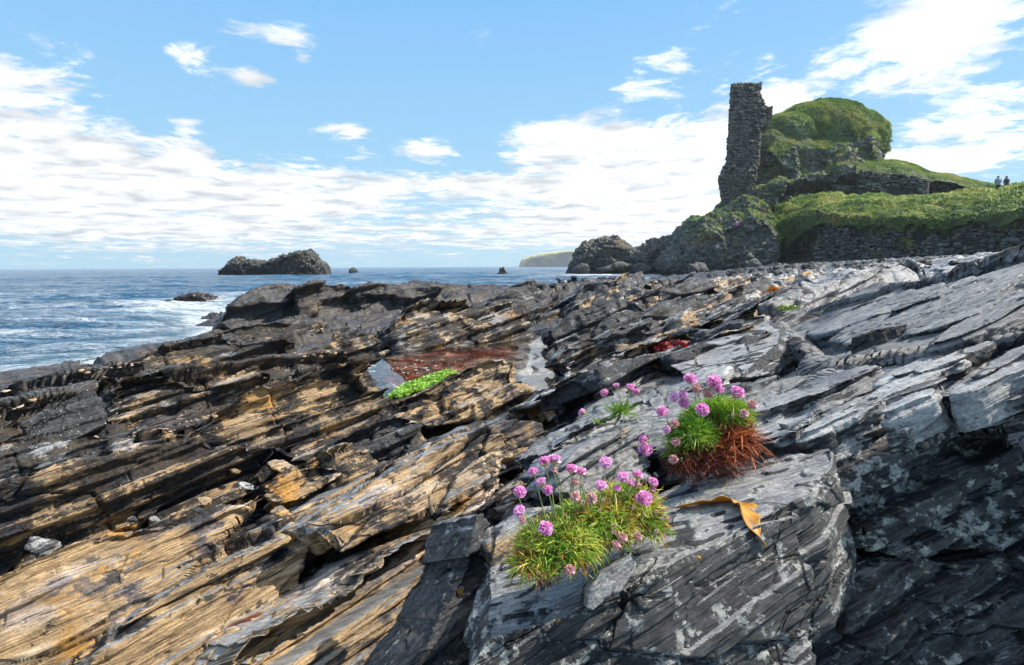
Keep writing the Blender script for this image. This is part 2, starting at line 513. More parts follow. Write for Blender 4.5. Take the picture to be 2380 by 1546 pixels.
# ---------------------------------------------------------------- bedrock of the shore
def build_shore(mat, NA=1500, NRAD=1500):
    az = np.linspace(R(-57), R(57), NA)
    rr = np.exp(np.linspace(math.log(0.42), math.log(78.0), NRAD))
    A, Q = np.meshgrid(az, rr)
    x = (np.sin(A) * Q).ravel(); y = (np.cos(A) * Q).ravel(); r = Q.ravel()
    # the spline is smooth: evaluate it on a coarse grid and interpolate
    ca, cr = az[::10], rr[::10]
    if ca[-1] != az[-1]: ca = np.append(ca, az[-1])
    if cr[-1] != rr[-1]: cr = np.append(cr, rr[-1])
    CA, CR = np.meshgrid(ca, cr); cx, cy = (np.sin(CA) * CR).ravel(), (np.cos(CA) * CR).ravel()

    def spread(vals):
        V = vals.reshape(CA.shape)
        fa = np.interp(az, ca, np.arange(len(ca))); fr = np.interp(np.log(rr), np.log(cr), np.arange(len(cr)))
        ia = np.minimum(fa.astype(int), len(ca) - 2); ir = np.minimum(fr.astype(int), len(cr) - 2)
        ta, tr = (fa - ia)[None], (fr - ir)[:, None]
        return (V[ir][:, ia] * (1 - tr) * (1 - ta) + V[ir + 1][:, ia] * tr * (1 - ta) + V[ir][:, ia + 1] * (1 - tr) * ta + V[ir + 1][:, ia + 1] * tr * ta).ravel()
    z = spread(env(cx, cy))
    amp, tan, dark = [spread(v) for v in paint(np.stack([cx, cy, cx], -1))]
    sink = np.zeros(len(x))
    for poly, dep in SINK:
        lo, hi = poly.min(0) - .3, poly.max(0) + .3
        k = np.nonzero((x > lo[0]) & (x < hi[0]) & (y > lo[1]) & (y < hi[1]))[0]
        if len(k):
            sink[k] = np.maximum(sink[k], dep * sstep(sdf_poly(x[k], y[k], poly), -.02 - dep * .3, dep * .8 + .02))
    z = z - sink - .03 * (1 - sstep(r, 4, 9))
    # low ground between the slabs is darker and wetter than the slabs themselves
    left = (1 - sstep(x / (r + .01), -.02, .30)) * (1 - sstep(r, 9, 16))
    tan = tan * (1 - .28 * left); dark = np.clip(dark + .28 * left, 0, 1)
    p = np.stack([x, y, z], -1)
    q = bed(p)
    far = np.clip(r / 7.0, 0.22, 1.6)           # blocks are larger farther off
    w0 = q[:, 2]
    # blocks between joints: three sizes, drawn out along the strike
    wob = np.stack([fbm(np.stack([q[:, 0] * .8, q[:, 1] * .8, q[:, 2] * 0 + 3], -1), 2), fbm(np.stack([q[:, 0] * .8, q[:, 1] * .8, q[:, 2] * 0 + 9], -1), 2)], -1) * .3
    h = 0
    for su, sv, am, sd in ((1.5, 2.6, .46, 1), (.55, 1.1, .26, 21)):
        c, edge = cells((q[:, 0] + wob[:, 0] * su) / su, (q[:, 1] + wob[:, 1] * su) / sv, sd)
        lim = np.clip((r - su * 0.5) / (su * 1.5), 0, 1) if su > .3 else 1.0
        h = h + (c - 0.5) * am * lim * sstep(edge, 0, .10) - np.exp(-(edge / 0.02) ** 2) * am * 0.12 * lim
    h = h + fbm(np.stack([x * .5, y * .5, x * 0], -1), 2) * .26 * np.clip(r / 5, .1, 1)
    w = w0 + h * amp
    warp = 0.05 * fbm(q * np.array((.35, .35, .2)), 3) + 0.012 * fbm(q * np.array((2., 2., .5)), 3)
    w = w + warp
    near = 1 - sstep(r, 2.5, 7.0)
    w1, k1 = terrace(w, 0.23, 1, .5)
    w1 = w1 + (w - w1) * 0.15
    w2, k2 = terrace(w1, 0.062, 2, .5)
    w3, k3 = terrace(w2, 0.019, 3, .5)
    ok2 = 1 - sstep(r * .0031 * 3.0 / .062, .6, 1.3)          # steps finer than the mesh fade out
    w2 = w2 * ok2 + w1 * (1 - ok2)
    w3 = w3 * near + w2 * (1 - near)
    dw = (w3 - warp - w0)
    p = p + BN[None] * dw[:, None]
    F = grid_faces(NRAD, NA)[:, ::-1]
    nrm = vnormals(p, F)
    # fine grain on the treads only
    q2 = bed(p)
    gw = q2[:, 2].reshape(NRAD, NA); gap = np.zeros_like(gw)
    gr_ = np.abs(np.diff(gw, axis=0)); ga_ = np.abs(np.diff(gw, axis=1))
    gap[1:] = np.maximum(gap[1:], gr_); gap[:-1] = np.maximum(gap[:-1], gr_); gap[:, 1:] = np.maximum(gap[:, 1:], ga_); gap[:, :-1] = np.maximum(gap[:, :-1], ga_)
    gap = gap.ravel()
    tr = sstep(nrm @ BN, .7, .95)
    p = p + BN[None] * (fbm(np.stack([q2[:, 0] * 4, (q2[:, 1] + .45 * q2[:, 0]) * 22, q2[:, 2] * 4], -1), 3) * .007 * tr * np.clip(r / 2.5, .5, 3))[:, None]
    p = p + nrm * (fbm(p * 5, 2) * .016 * np.clip(r / 2.5, .5, 3) * (1 - sstep(gap / r, .006, .02)))[:, None]
    side = nrm - BN[None] * (nrm @ BN)[:, None]
    q2 = bed(p)
    for T, am in ((.13, .075), (.05, .045), (.02, .02)):
        off = layer_off((q2[:, 2] + warp) / T, q2, T * 7, 2.3, 8, .35, 2)
        p = p + side * (off * am * np.clip(r / 3, .6, 2.0) * (1 - sstep(r * .0031 * 2.5 / T, .6, 1.2)) * (1 - sstep(gap / T, .3, .9)))[:, None]
    # basins of the rock pools
    for poly, lev, dep in POOLS:
        sd = sdf_poly(p[:, 0], p[:, 1], poly)
        sd = sd + fbm(p * 2.2, 3) * .16
        f = sstep(sd, -.12, .22)
        tgt = np.minimum(p[:, 2], lev - dep * f + .02)
        p[:, 2] = np.where(sd > -.12, p[:, 2] * (1 - f) + (lev - dep + fbm(p * 4, 3) * .13) * f, p[:, 2])
        dark = np.where(sd > -.05, dark * (1 - f), dark)
    pool = np.zeros(len(p))
    pale = np.full(len(p), .55)
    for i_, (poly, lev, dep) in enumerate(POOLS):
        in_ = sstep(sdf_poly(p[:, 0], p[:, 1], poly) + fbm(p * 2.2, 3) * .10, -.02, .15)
        if i_ == 1:            # bed paled under the right arm, standing in for a brighter sky reflection
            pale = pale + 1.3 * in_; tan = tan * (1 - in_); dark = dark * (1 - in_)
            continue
        pool = np.maximum(pool, sstep(sdf_poly(p[:, 0], p[:, 1], poly) + fbm(p * 2.2, 3) * .12, -.02, .15))
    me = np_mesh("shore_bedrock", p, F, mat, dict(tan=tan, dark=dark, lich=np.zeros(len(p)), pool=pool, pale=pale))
    global SHORE_P, SHORE_N
    SHORE_P, SHORE_N = p, vnormals(p, F)
    return tag(link("shore_bedrock", me), "layered slate and ochre bedrock of the shore sloping to the sea", None, None, 'structure')
# ---------------------------------------------------------------- materials
def new_mat(name):
    m = bpy.data.materials.new(name); m.use_nodes = True
    b = NB(m.node_tree); b.n.clear()
    out = b.new('ShaderNodeOutputMaterial')
    bs = b.new('ShaderNodeBsdfPrincipled')
    b.l.new(bs.outputs[0], out.inputs[0])
    return m, b, bs


def bump(b, h, dist, strength=1.0, normal=None):
    nd = b.new('ShaderNodeBump'); nd.inputs['Strength'].default_value = strength
    nd.inputs['Distance'].default_value = dist
    b.put(nd.inputs['Height'], h)
    if normal is not None:
        b.l.new(normal, nd.inputs['Normal'])
    return nd.outputs[0]


def rock_mat(name, far=False, grey=(0.155, 0.165, 0.18), grey2=(0.42, 0.42, 0.41)):
    """bedded slate: grey skin on the beds, ochre on the broken edges, black and lichened patches"""
    m, b, bs = new_mat(name)
    geo = b.new('ShaderNodeNewGeometry')
    # every rock carries its own run of the pattern
    oi = b.new('ShaderNodeObjectInfo').outputs['Random']
    pos = b.vm('ADD', geo.outputs['Position'], b.comb(b.m('MULTIPLY', oi, 37.0), b.m('MULTIPLY', oi, 91.0), b.m('MULTIPLY', oi, 53.0)))
    S = 0.22 if far else 1.0            # far rocks carry coarser marks
    wv = b.noise(pos, 1.1 * S, 3, 0.5, color=True)
    p2 = b.vm('ADD', pos, b.vm('SCALE', b.vm('SUBTRACT', wv, (.5, .5, .5)), s=0.10 / S))
    u = b.vm('DOT_PRODUCT', p2, tuple(BU)); v = b.vm('DOT_PRODUCT', p2, tuple(BV)); w = b.vm('DOT_PRODUCT', p2, tuple(BN))
    lay = b.noise(b.comb(b.m('MULTIPLY', u, 2.4 * S), b.m('MULTIPLY', v, 2.4 * S), b.m('MULTIPLY', w, 30 * S)), 1, 7, 0.66)
    fine = b.noise(b.comb(b.m('MULTIPLY', u, 13 * S), b.m('MULTIPLY', v, 13 * S), b.m('MULTIPLY', w, 210 * S)), 1, 6, 0.7)
    # grain on the face of a bed
    sk = b.m('ADD', v, b.m('MULTIPLY', u, .45))
    grain = b.noise(b.comb(b.m('MULTIPLY', u, 11 * S), b.m('MULTIPLY', sk, 75 * S), b.m('MULTIPLY', w, 60 * S)), 1, 6, 0.65)
    pat = b.noise(pos, 2.3 * S, 7, 0.62)
    pat2 = b.noise(b.vm('ADD', pos, (7.7, 3.1, 1.9)), 4.6 * S, 8, 0.66)
    speck = b.noise(pos, 60 * S, 4, 0.7)
    top = b.ss(b.vm('DOT_PRODUCT', geo.outputs['Normal'], tuple(BN)), 0.80, 0.97)
    tan, dark, lich, pool, pale = [b.attr(k) for k in ('tan', 'dark', 'lich', 'pool', 'pale')]
    g = b.mix(b.ss(b.m('ADD', b.m('MULTIPLY', grain, .6), b.m('MULTIPLY', pat2, .4)), .40, .62), grey, grey2)
    g = b.mix(b.ss(speck, .52, .72), g, (0.5, 0.5, 0.48))
    g = b.mix(b.ss(pat, .54, .66), g, (0.12, 0.135, 0.155))
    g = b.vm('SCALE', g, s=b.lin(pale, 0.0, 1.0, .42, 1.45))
    oc = b.mix(b.ss(fine, .36, .64), (0.14, 0.085, 0.043), (0.47, 0.325, 0.165))
    oc = b.mix(b.ss(lay, .52, .66), oc, (0.58, 0.45, 0.29))
    oc = b.mix(b.m('MULTIPLY', b.ss(pat2, .56, .64), .8), oc, (0.42, 0.26, 0.21))
    oc = b.mix(b.m('MULTIPLY', b.ss(pat, .53, .64), .8), oc, (0.44, 0.215, 0.03))
    # slate coloured film in crisp patches, and bleached pinkish bands
    film = b.ss(b.m('ADD', b.m('ADD', b.m('MULTIPLY', pat2, .65), b.m('MULTIPLY', pat, .35)), b.m('MULTIPLY', b.m('SUBTRACT', lay, .5), .25)), .525, .545)
    oc = b.mix(b.m('MULTIPLY', film, .85), oc, b.mix(b.ss(speck, .4, .6), (0.055, 0.05, 0.054), (0.125, 0.115, 0.115)))
    bl = b.noise(b.vm('ADD', b.comb(b.m('MULTIPLY', u, 1.6 * S), b.m('MULTIPLY', v, 1.6 * S), b.m('MULTIPLY', w, 6 * S)), (3.0, 8.0, 5.0)), 1, 5, .6)
    oc = b.mix(b.m('MULTIPLY', b.ss(bl, .55, .66), .8), oc, b.mix(b.ss(fine, .4, .6), (0.50, 0.36, 0.28), (0.72, 0.60, 0.50)))
    tf = b.m('ADD', b.m('MULTIPLY', b.m('ADD', tan, b.m('MULTIPLY', b.m('SUBTRACT', b.m('FRACT', b.m('MULTIPLY', oi, 17.0)), .5), .22)), 1.15), b.m('MULTIPLY', b.m('SUBTRACT', pat, .5), 1.9))
    tf = b.m('ADD', tf, b.m('MULTIPLY', b.m('SUBTRACT', lay, .5), 1.3))
    tf = b.m('SUBTRACT', tf, b.m('MULTIPLY', top, .8))
    base = b.mix(b.ss(tf, .36, .52), g, oc)
    # thin dark seams between the laminae
    base = b.mix(b.m('MULTIPLY', b.ss(fine, .405, .33), b.m('SUBTRACT', 1.0, b.m('MULTIPLY', top, .6))), base, (0.035, 0.03, 0.028))
    # joints part the beds into blocks, each a little lighter or darker than the next
    jv = b.comb(b.m('MULTIPLY', u, 2.6 * S), b.m('MULTIPLY', v, 2.6 * S), b.m('MULTIPLY', w, 9 * S))
    jv = b.vm('ADD', jv, b.vm('SCALE', b.vm('SUBTRACT', b.noise(pos, 7 * S, 3, .6, color=True), (.5, .5, .5)), s=.35))
    je = b.vor(jv, 1.0, 'DISTANCE_TO_EDGE')
    jc = b.sep(b.vor(jv, 1.0, 'F1', 'Color'))[0]
    gritn = b.noise(pos, 190 * S, 3, .7)
    base = b.vm('SCALE', base, s=b.m('MULTIPLY', b.lin(jc, 0.0, 1.0, .72, 1.22), b.lin(gritn, .3, .7, .70, 1.28)))
    joint = b.m('MULTIPLY', b.ss(je, .028, .008), b.ss(b.noise(b.vm('ADD', pos, (9.1, 2.2, 5.5)), 1.6 * S, 4, .6), .47, .58))
    base = b.mix(b.m('MULTIPLY', joint, .9), base, (0.018, 0.017, 0.016))
    # slivers of shadowed gap along the grain
    ck = b.noise(b.comb(b.m('MULTIPLY', u, 1.3 * S), b.m('MULTIPLY', sk, 13 * S), b.m('MULTIPLY', w, 11 * S)), 1, 5, 0.6)
    ck2 = b.noise(b.vm('ADD', p2, (2.0, 5.0, 3.0)), 3.1 * S, 5, 0.6)
    line = b.m('MULTIPLY', b.ss(ck, .385, .335), b.ss(ck2, .40, .52))
    base = b.mix(b.m('MULTIPLY', line, .85), base, (0.03, 0.03, 0.03))
    # black crust
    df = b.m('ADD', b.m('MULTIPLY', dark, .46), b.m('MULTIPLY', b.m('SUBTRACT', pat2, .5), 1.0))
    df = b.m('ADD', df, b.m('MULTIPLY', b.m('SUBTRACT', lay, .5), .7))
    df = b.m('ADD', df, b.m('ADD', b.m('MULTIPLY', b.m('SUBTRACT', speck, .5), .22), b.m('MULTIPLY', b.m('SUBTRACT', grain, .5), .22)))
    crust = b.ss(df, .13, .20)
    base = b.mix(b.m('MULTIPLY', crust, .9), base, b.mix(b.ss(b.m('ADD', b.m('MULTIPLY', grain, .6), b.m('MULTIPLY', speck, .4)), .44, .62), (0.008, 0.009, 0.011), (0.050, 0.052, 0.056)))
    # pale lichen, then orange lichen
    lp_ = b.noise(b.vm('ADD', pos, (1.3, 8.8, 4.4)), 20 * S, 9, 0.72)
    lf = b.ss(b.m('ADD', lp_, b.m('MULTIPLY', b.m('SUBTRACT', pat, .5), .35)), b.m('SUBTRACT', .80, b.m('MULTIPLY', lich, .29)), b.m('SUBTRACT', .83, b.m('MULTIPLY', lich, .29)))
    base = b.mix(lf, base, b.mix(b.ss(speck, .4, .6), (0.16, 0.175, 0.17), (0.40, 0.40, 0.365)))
    # limpets and barnacles as small pale dots in the tide zone
    vd = b.vor(p2, 38 * S); vm_ = b.noise(b.vm('ADD', pos, (6.3, 2.8, 1.4)), 1.7, 3, .6)
    base = b.mix(b.m('MULTIPLY', b.ss(vd, .16, .10), b.m('MULTIPLY', b.ss(vm_, .5, .6), b.m('MULTIPLY', b.ss(dark, .2, .4), b.m('SUBTRACT', 1.0, lich, clamp=True)))), base, (0.52, 0.50, 0.46))
    op = b.noise(b.vm('ADD', pos, (4.3, 1.8, 9.4)), 9 * S, 8, 0.7)
    base = b.mix(b.m('MULTIPLY', b.ss(op, .672, .69), b.m('ADD', .15, lich, clamp=True)), base, (0.58, 0.30, 0.03))
    # weed bed under the pools
    red = b.mix(b.ss(pat2, .4, .6), (0.07, 0.018, 0.010), (0.27, 0.06, 0.025))
    base = b.mix(pool, base, red)
    b.l.new(base, bs.inputs['Base Color'])
    wet = b.m('MAXIMUM', b.m('MULTIPLY', crust, b.ss(dark, .3, .8)), 0.0)
    b.put(bs.inputs['Roughness'], b.m('SUBTRACT', b.m('SUBTRACT', b.lin(grain, .3, .7, .66, .44), b.m('MULTIPLY', top, .08)), b.m('MULTIPLY', wet, .2)))
    b.put(bs.inputs['Specular IOR Level'], b.m('SUBTRACT', .5, b.m('MULTIPLY', crust, b.lin(dark, .5, .9, .38, .12))))
    hh = b.m('ADD', b.m('MULTIPLY', lay, .5), b.m('MULTIPLY', fine, .25))
    hh = b.m('MULTIPLY', hh, b.m('SUBTRACT', 1.0, b.m('MULTIPLY', top, .7)))
    hh = b.m('ADD', hh, b.m('MULTIPLY', b.m('MULTIPLY', grain, top), .55))
    hh = b.m('SUBTRACT', hh, b.m('MULTIPLY', b.m('MAXIMUM', line, joint), .45))
    hh = b.m('ADD', hh, b.m('ADD', b.m('MULTIPLY', speck, .08), b.m('MULTIPLY', gritn, .035)))
    hh = b.m('ADD', hh, b.m('MULTIPLY', pat2, .35))
    nr = bump(b, hh, 0.035 / S, 1.0)
    b.l.new(nr, bs.inputs['Normal'])
    return m


def sea_mat():
    m, b, bs = new_mat("sea_water")
    geo = b.new('ShaderNodeNewGeometry'); pos = geo.outputs['Position']
    x, y, z = b.sep(pos)
    foam = b.attr('foam'); shal = b.attr('shallow')
    # foam drawn out in streaks along the swell
    wp = b.vm('ADD', pos, b.vm('SCALE', b.vm('SUBTRACT', b.noise(pos, .5, 3, .5, color=True), (.5, .5, .5)), s=1.4))
    st = b.noise(b.vm('MULTIPLY', wp, (.34, 1.5, 1.0)), 1.0, 8, .64)
    lace = b.noise(b.vm('MULTIPLY', wp, (1.1, 3.2, 1.0)), 1.6, 7, .66)
    f = b.m('ADD', b.m('MULTIPLY', st, .6), b.m('MULTIPLY', lace, .4))
    f = b.m('ADD', f, b.m('MULTIPLY', b.m('SUBTRACT', foam, .5), .42))
    ff = b.ss(f, .455, .70)
    deep = b.mix(shal, (0.014, 0.105, 0.215), (0.03, 0.125, 0.20))
    col = b.mix(b.m('MULTIPLY', ff, .9), deep, (0.66, 0.72, 0.75))
    b.l.new(col, bs.inputs['Base Color'])
    b.put(bs.inputs['Roughness'], b.m('ADD', .14, b.m('MULTIPLY', ff, .5)))
    bs.inputs['IOR'].default_value = 1.333
    d = b.vm('LENGTH', pos)
    k = b.noise(b.vm('MULTIPLY', wp, (1.3, 3.0, 1.0)), 1.6, 6, .6)
    k2 = b.noise(b.vm('MULTIPLY', pos, (.12, .34, 1.0)), 1.0, 7, .62)
    nr = bump(b, k, .30, 1.0)
    nr = bump(b, k2, 3.2, 1.0, nr)
    b.l.new(nr, bs.inputs['Normal'])
    return m


def pool_mat():
    m, b, bs = new_mat("still_water")
    bs.inputs['Base Color'].default_value = (0.9, 0.86, 0.8, 1)
    bs.inputs['Transmission Weight'].default_value = 1.0
    bs.inputs['Roughness'].default_value = 0.015
    bs.inputs['IOR'].default_value = 1.333
    geo = b.new('ShaderNodeNewGeometry')
    b.l.new(bump(b, b.noise(geo.outputs['Position'], 6, 2, .5), .01, .03), bs.inputs['Normal'])
    return m


def simple_mat(name, col, rough=.6, var=.25, scale=20.0, trans=0.0, spec=.5, col2=None, sss=0.0):
    m, b, bs = new_mat(name)
    geo = b.new('ShaderNodeNewGeometry')
    n = b.noise(geo.outputs['Position'], scale, 5, .6)
    c2 = col2 or tuple(c * (1 - var * 1.6) for c in col)
    b.l.new(b.mix(b.ss(n, .35, .65), c2, col), bs.inputs['Base Color'])
    bs.inputs['Roughness'].default_value = rough
    bs.inputs['Specular IOR Level'].default_value = spec
    if sss:
        bs.inputs['Subsurface Weight'].default_value = sss
        bs.inputs['Subsurface Scale'].default_value = 0.01
    if trans:
        out = [q for q in b.n if q.type == 'OUTPUT_MATERIAL'][0]
        tr = b.new('ShaderNodeBsdfTranslucent')
        b.l.new(bs.inputs['Base Color'].links[0].from_socket, tr.inputs[0])
        mx = b.new('ShaderNodeMixShader'); mx.inputs[0].default_value = trans
        b.l.new(bs.outputs[0], mx.inputs[1]); b.l.new(tr.outputs[0], mx.inputs[2])
        b.l.new(mx.outputs[0], out.inputs[0])
    return m


def tint_mat(name, cols, rough=.6, trans=0.0, attr='tint'):
    """colour chosen along a ramp by the mesh's own 'tint' value: leaves, stones, petals"""
    m, b, bs = new_mat(name)
    rp = b.new('ShaderNodeValToRGB')
    el = rp.color_ramp.elements
    while len(el) < len(cols):
        el.new(0.5)
    for i, c in enumerate(cols):
        el[i].position = i / (len(cols) - 1); el[i].color = (*c, 1)
    b.l.new(b.attr(attr), rp.inputs[0])
    b.l.new(rp.outputs[0], bs.inputs['Base Color'])
    bs.inputs['Roughness'].default_value = rough
    if trans:
        out = [q for q in b.n if q.type == 'OUTPUT_MATERIAL'][0]
        tr = b.new('ShaderNodeBsdfTranslucent'); b.l.new(rp.outputs[0], tr.inputs[0])
        mx = b.new('ShaderNodeMixShader'); mx.inputs[0].default_value = trans
        b.l.new(bs.outputs[0], mx.inputs[1]); b.l.new(tr.outputs[0], mx.inputs[2])
        b.l.new(mx.outputs[0], out.inputs[0])
    return m


ROCK = rock_mat("shore_rock")
SEA = sea_mat()
STILL = pool_mat()


# ---------------------------------------------------------------- sea
def build_sea():
    NA, NRAD = 900, 900
    az = np.linspace(R(-60), R(60), NA)
    rr = np.exp(np.linspace(math.log(3.5), math.log(9000.0), NRAD))
    A, Q = np.meshgrid(az, rr)
    x = (np.sin(A) * Q).ravel(); y = (np.cos(A) * Q).ravel(); r = Q.ravel()
    z = np.zeros_like(x)
    wx = x + 1.2 * fbm(np.stack([x * .12, y * .12, x * 0], -1), 2); wy = y + 1.5 * fbm(np.stack([x * .12, y * .12, x * 0 + 5], -1), 2)
    for lam, am, th in ((9.0, .10, 4), (5.2, .07, -14), (3.1, .045, 12), (1.8, .028, -8), (1.05, .017, 20), (.62, .009, -22), (26, .16, -6), (60, .2, 9), (140, .3, -4)):
        k = 2 * math.pi / lam; t = R(th)
        ph = k * (wx * math.sin(t) + wy * math.cos(t)) + lam * 3
        fade = np.clip(lam * 7 / (r * .012 * 7 + 1e-6) - 1.0, 0, 1)
        grp = .55 + .6 * fbm(np.stack([x / lam * .22, y / lam * .3, x * 0 + lam], -1), 2)
        s = np.sin(ph); z += am * grp * fade * (1 - 1.6 * np.abs(s) ** 1.3 + .3 * s)
    e = np.full(len(x), -1.0)
    ok = r < 80
    e[ok] = env(x[ok], y[ok])
    shore = sstep(e, -.75, -.05)
    foam = .36 + .40 * fbm(np.stack([x * .05, y * .12, x * 0 + 2], -1), 3)
    foam = foam + .10 * shore + .42 * sstep(e, -.24, .04) + .12 * (1 - sstep(r, 12, 60)) * sstep(x, -2, -12)
    # surf round the sunken rocks and in the channel below the castle
    for px, py, d, rad, wt in SURF:
        c = at(px, py, d); foam = foam + wt * np.exp(-(((x - c[0]) / rad) ** 2 + ((y - c[1]) / (rad * 1.2)) ** 2))
    foam = foam - .30 * sstep(r, 45, 220)
    z = z * (1 - .75 * shore) - .02
    me = np_mesh("sea", np.stack([x, y, z], -1), grid_faces(NRAD, NA)[:, ::-1], SEA, dict(foam=foam, shallow=shore))
    tag(link("sea", me), "choppy blue sea with streaks of white foam", None, None, 'structure')


SURF = [(510, 690, 24, 3.0, .3), (440, 694, 21, 2.0, .3), (1400, 633, 84, 9, .8), (1560, 636, 74, 7, .8), (620, 640, 104, 9, .35), (420, 800, 10.5, 1.0, .2)]
build_sea()
# ---------------------------------------------------------------- solid rocks
def remesh(prims, voxel):
    """melt closed meshes [(verts, faces), ...] into one closed dense surface"""
    bm = bmesh.new()
    for vs, fs in prims:
        vv = [bm.verts.new(v) for v in vs]
        for f in fs:
            try:
                bm.faces.new([vv[i] for i in f])
            except ValueError:
                pass
    bmesh.ops.recalc_face_normals(bm, faces=bm.faces)
    bmesh.ops.triangulate(bm, faces=bm.faces)
    me = bpy.data.meshes.new("tmp"); bm.to_mesh(me); bm.free()
    o = bpy.data.objects.new("tmp", me); scene.collection.objects.link(o)
    md = o.modifiers.new("r", 'REMESH'); md.mode = 'VOXEL'; md.voxel_size = voxel; md.adaptivity = 0
    dg = bpy.context.evaluated_depsgraph_get(); ev = o.evaluated_get(dg); m2 = ev.to_mesh()
    n = len(m2.vertices); v = np.empty(n * 3, np.float32); m2.vertices.foreach_get('co', v); v = v.reshape(-1, 3).astype(float)
    nl = len(m2.loops); li = np.empty(nl, np.int32); m2.loops.foreach_get('vertex_index', li)
    tot = np.empty(len(m2.polygons), np.int32); m2.polygons.foreach_get('loop_total', tot)
    if (tot == 4).all():
        f = li.reshape(-1, 4)
    else:
        f, s = [], 0
        for t in tot:
            f.append((li[s], li[s + 1], li[s + 2], li[s + 3] if t > 3 else li[s + 2])); s += t
        f = np.array(f)
    ev.to_mesh_clear(); bpy.data.objects.remove(o); bpy.data.meshes.remove(me)
    return v, f


def prism(front, back):
    n = len(front)
    fs = [list(range(n)), list(range(2 * n - 1, n - 1, -1))]
    fs += [[i, i + n, (i + 1) % n + n, (i + 1) % n] for i in range(n)]
    return list(map(tuple, front)) + list(map(tuple, back)), fs


def hull(pts):
    bm = bmesh.new()
    for p in pts:
        bm.verts.new(p)
    r = bmesh.ops.convex_hull(bm, input=bm.verts)
    junk = list({g for g in r['geom_interior'] + r['geom_unused'] if isinstance(g, bmesh.types.BMVert)})
    bmesh.ops.delete(bm, geom=junk, context='VERTS')
    bm.verts.index_update()
    out = [tuple(v.co) for v in bm.verts], [[v.index for v in f.verts] for f in bm.faces]
    bm.free()
    return out


FACE = np.array((0.50, -0.70, 0.50)); FACE /= np.linalg.norm(FACE)
SINK = []


def slab_points(kind, poly, depth=None, nrm=None, ext=.35, thick=None, anchor=None, ang=None):
    """front polygon in space and the vector that gives it its body"""
    poly = np.array(poly, float)
    if anchor is None:
        k = np.argmax(poly[:, 1]); anchor = poly.mean(0) * .5 + poly[k] * .5
    if depth is None:
        depth = env_hit(*anchor) * .96
    nrm = np.array(nrm if nrm is not None else (FACE if kind == 'F' else BN), float); nrm /= np.linalg.norm(nrm)
    p0 = at(anchor[0], anchor[1], depth)
    front = on_plane(poly[:, 0], poly[:, 1], p0, nrm)
    size = np.linalg.norm(front.max(0) - front.min(0))
    if kind == 'F':
        e = -nrm + BN * (BN @ nrm); e /= np.linalg.norm(e)
        # sink the foot of the face into the ground
        a, c = front[np.argmin(poly[:, 0])], front[np.argmax(poly[:, 0])]
        dn = -BN + nrm * (BN @ nrm); dn /= np.linalg.norm(dn)
        crest = (c - a) / np.linalg.norm(c - a)
        up = np.cross(crest, nrm); up = up if up @ dn > 0 else -up
        low = (front - a) @ up; low = np.clip(low / (np.abs(low).max() + 1e-9), 0, 1)
        front = front + dn[None] * (low * ext * size * .5)[:, None]
        e = e * (thick or size * .45)
    else:
        e = -nrm * (thick or size * .25)
    return front, e, size, depth


def rock(name, label, prims, size, depth, tan=None, dark=None, lich=0.0, fine=1.0, chop=1.0, mat=None, px=1.6, group=None, cat='rock', seed=None, parent=None, beds=True, post=None, topdark=None, pale=.55, rust=None, topn=None):
    vox = max((px if depth > 2.6 else 1.35) * depth / 569.0, size / 300)
    v, f = remesh(prims, vox)
    nrm = vnormals(v, f)
    if seed is None:
        seed = (hash1(len(name) + int(size * 1000) + len(v), 3) * 9.0)
    v = rockify(v, nrm, size, vox, fine, chop, float(seed)) if beds else craggy(v, nrm, size, float(seed), fine)
    if post is not None:
        v = post(v)
    a, t, d = paint(v)
    n = len(v)
    if tan is not None: t = np.full(n, tan)
    if dark is not None: d = np.full(n, dark)
    # the weathered skin of a bed carries less black crust than its broken edges
    tp = sstep(vnormals(v, f) @ (BN if topn is None else topn), .72 if topn is None else .78, .95 if topn is None else .93)
    pl = np.zeros(n)
    if rust is not None:        # an iron stain
        cx, cy, rl, rw_, sl = rust
        w_ = (v - EYEV) @ _M; X_ = 1190 - w_[:, 0] / w_[:, 2] * FPX - cx; Y_ = 773 + w_[:, 1] / w_[:, 2] * FPX - cy
        a_ = (X_ + Y_ * sl) / math.hypot(1, sl); b_ = (Y_ - X_ * sl) / math.hypot(1, sl)
        pl = sstep(1 - (a_ / rl) ** 2 - (b_ / rw_) ** 2 + .8 * fbm(v * 14, 3), .1, .4)
    d = d * (1 - tp * (.35 if topdark is None else topdark))
    org = np.array((v[:, 0].mean(), v[:, 1].mean(), v[:, 2].min()))
    me = np_mesh(name, v, f, mat or ROCK, dict(tan=t, dark=d, lich=np.full(n, lich), pool=pl, pale=np.full(n, pale)), origin=org)
    o = link(name, me, parent)
    o.location = org
    if parent is None:
        tag(o, label, cat, group)
    return o


def craggy(p, nrm, size, seed, fine=1.0):
    """rough weathered rock without clear beds"""
    s = size
    q = p / s + seed
    p = p + nrm * (fbm(q * 2.2, 5, .55) * s * .09)[:, None]
    w = q * 6
    h0, e0 = cells3(q * 1.5 + .1 * fbm(q * 3, 2)[:, None], 43)
    p = p + nrm * (((h0 - .5) * .10 - np.exp(-(e0 / .05) ** 2) * .03) * s * fine)[:, None]
    hh, ee = cells3(q * 3.1 + .12 * np.stack([fbm(q * 4 + k, 2) for k in (1, 5, 9)], -1), 3)
    h2, e2 = cells3(q * 8.3, 23)
    p = p + nrm * (((hh - .5) * .085 + (h2 - .5) * .035 - np.exp(-(ee / .07) ** 2) * .02) * s * fine)[:, None]
    c = np.abs(fbm(w, 3)); p = p - nrm * (np.exp(-(c / .07) ** 2) * s * .025 * fine)[:, None]
    p = p + nrm * (fbm(q * 16, 3) * s * .016 * fine)[:, None]
    return p


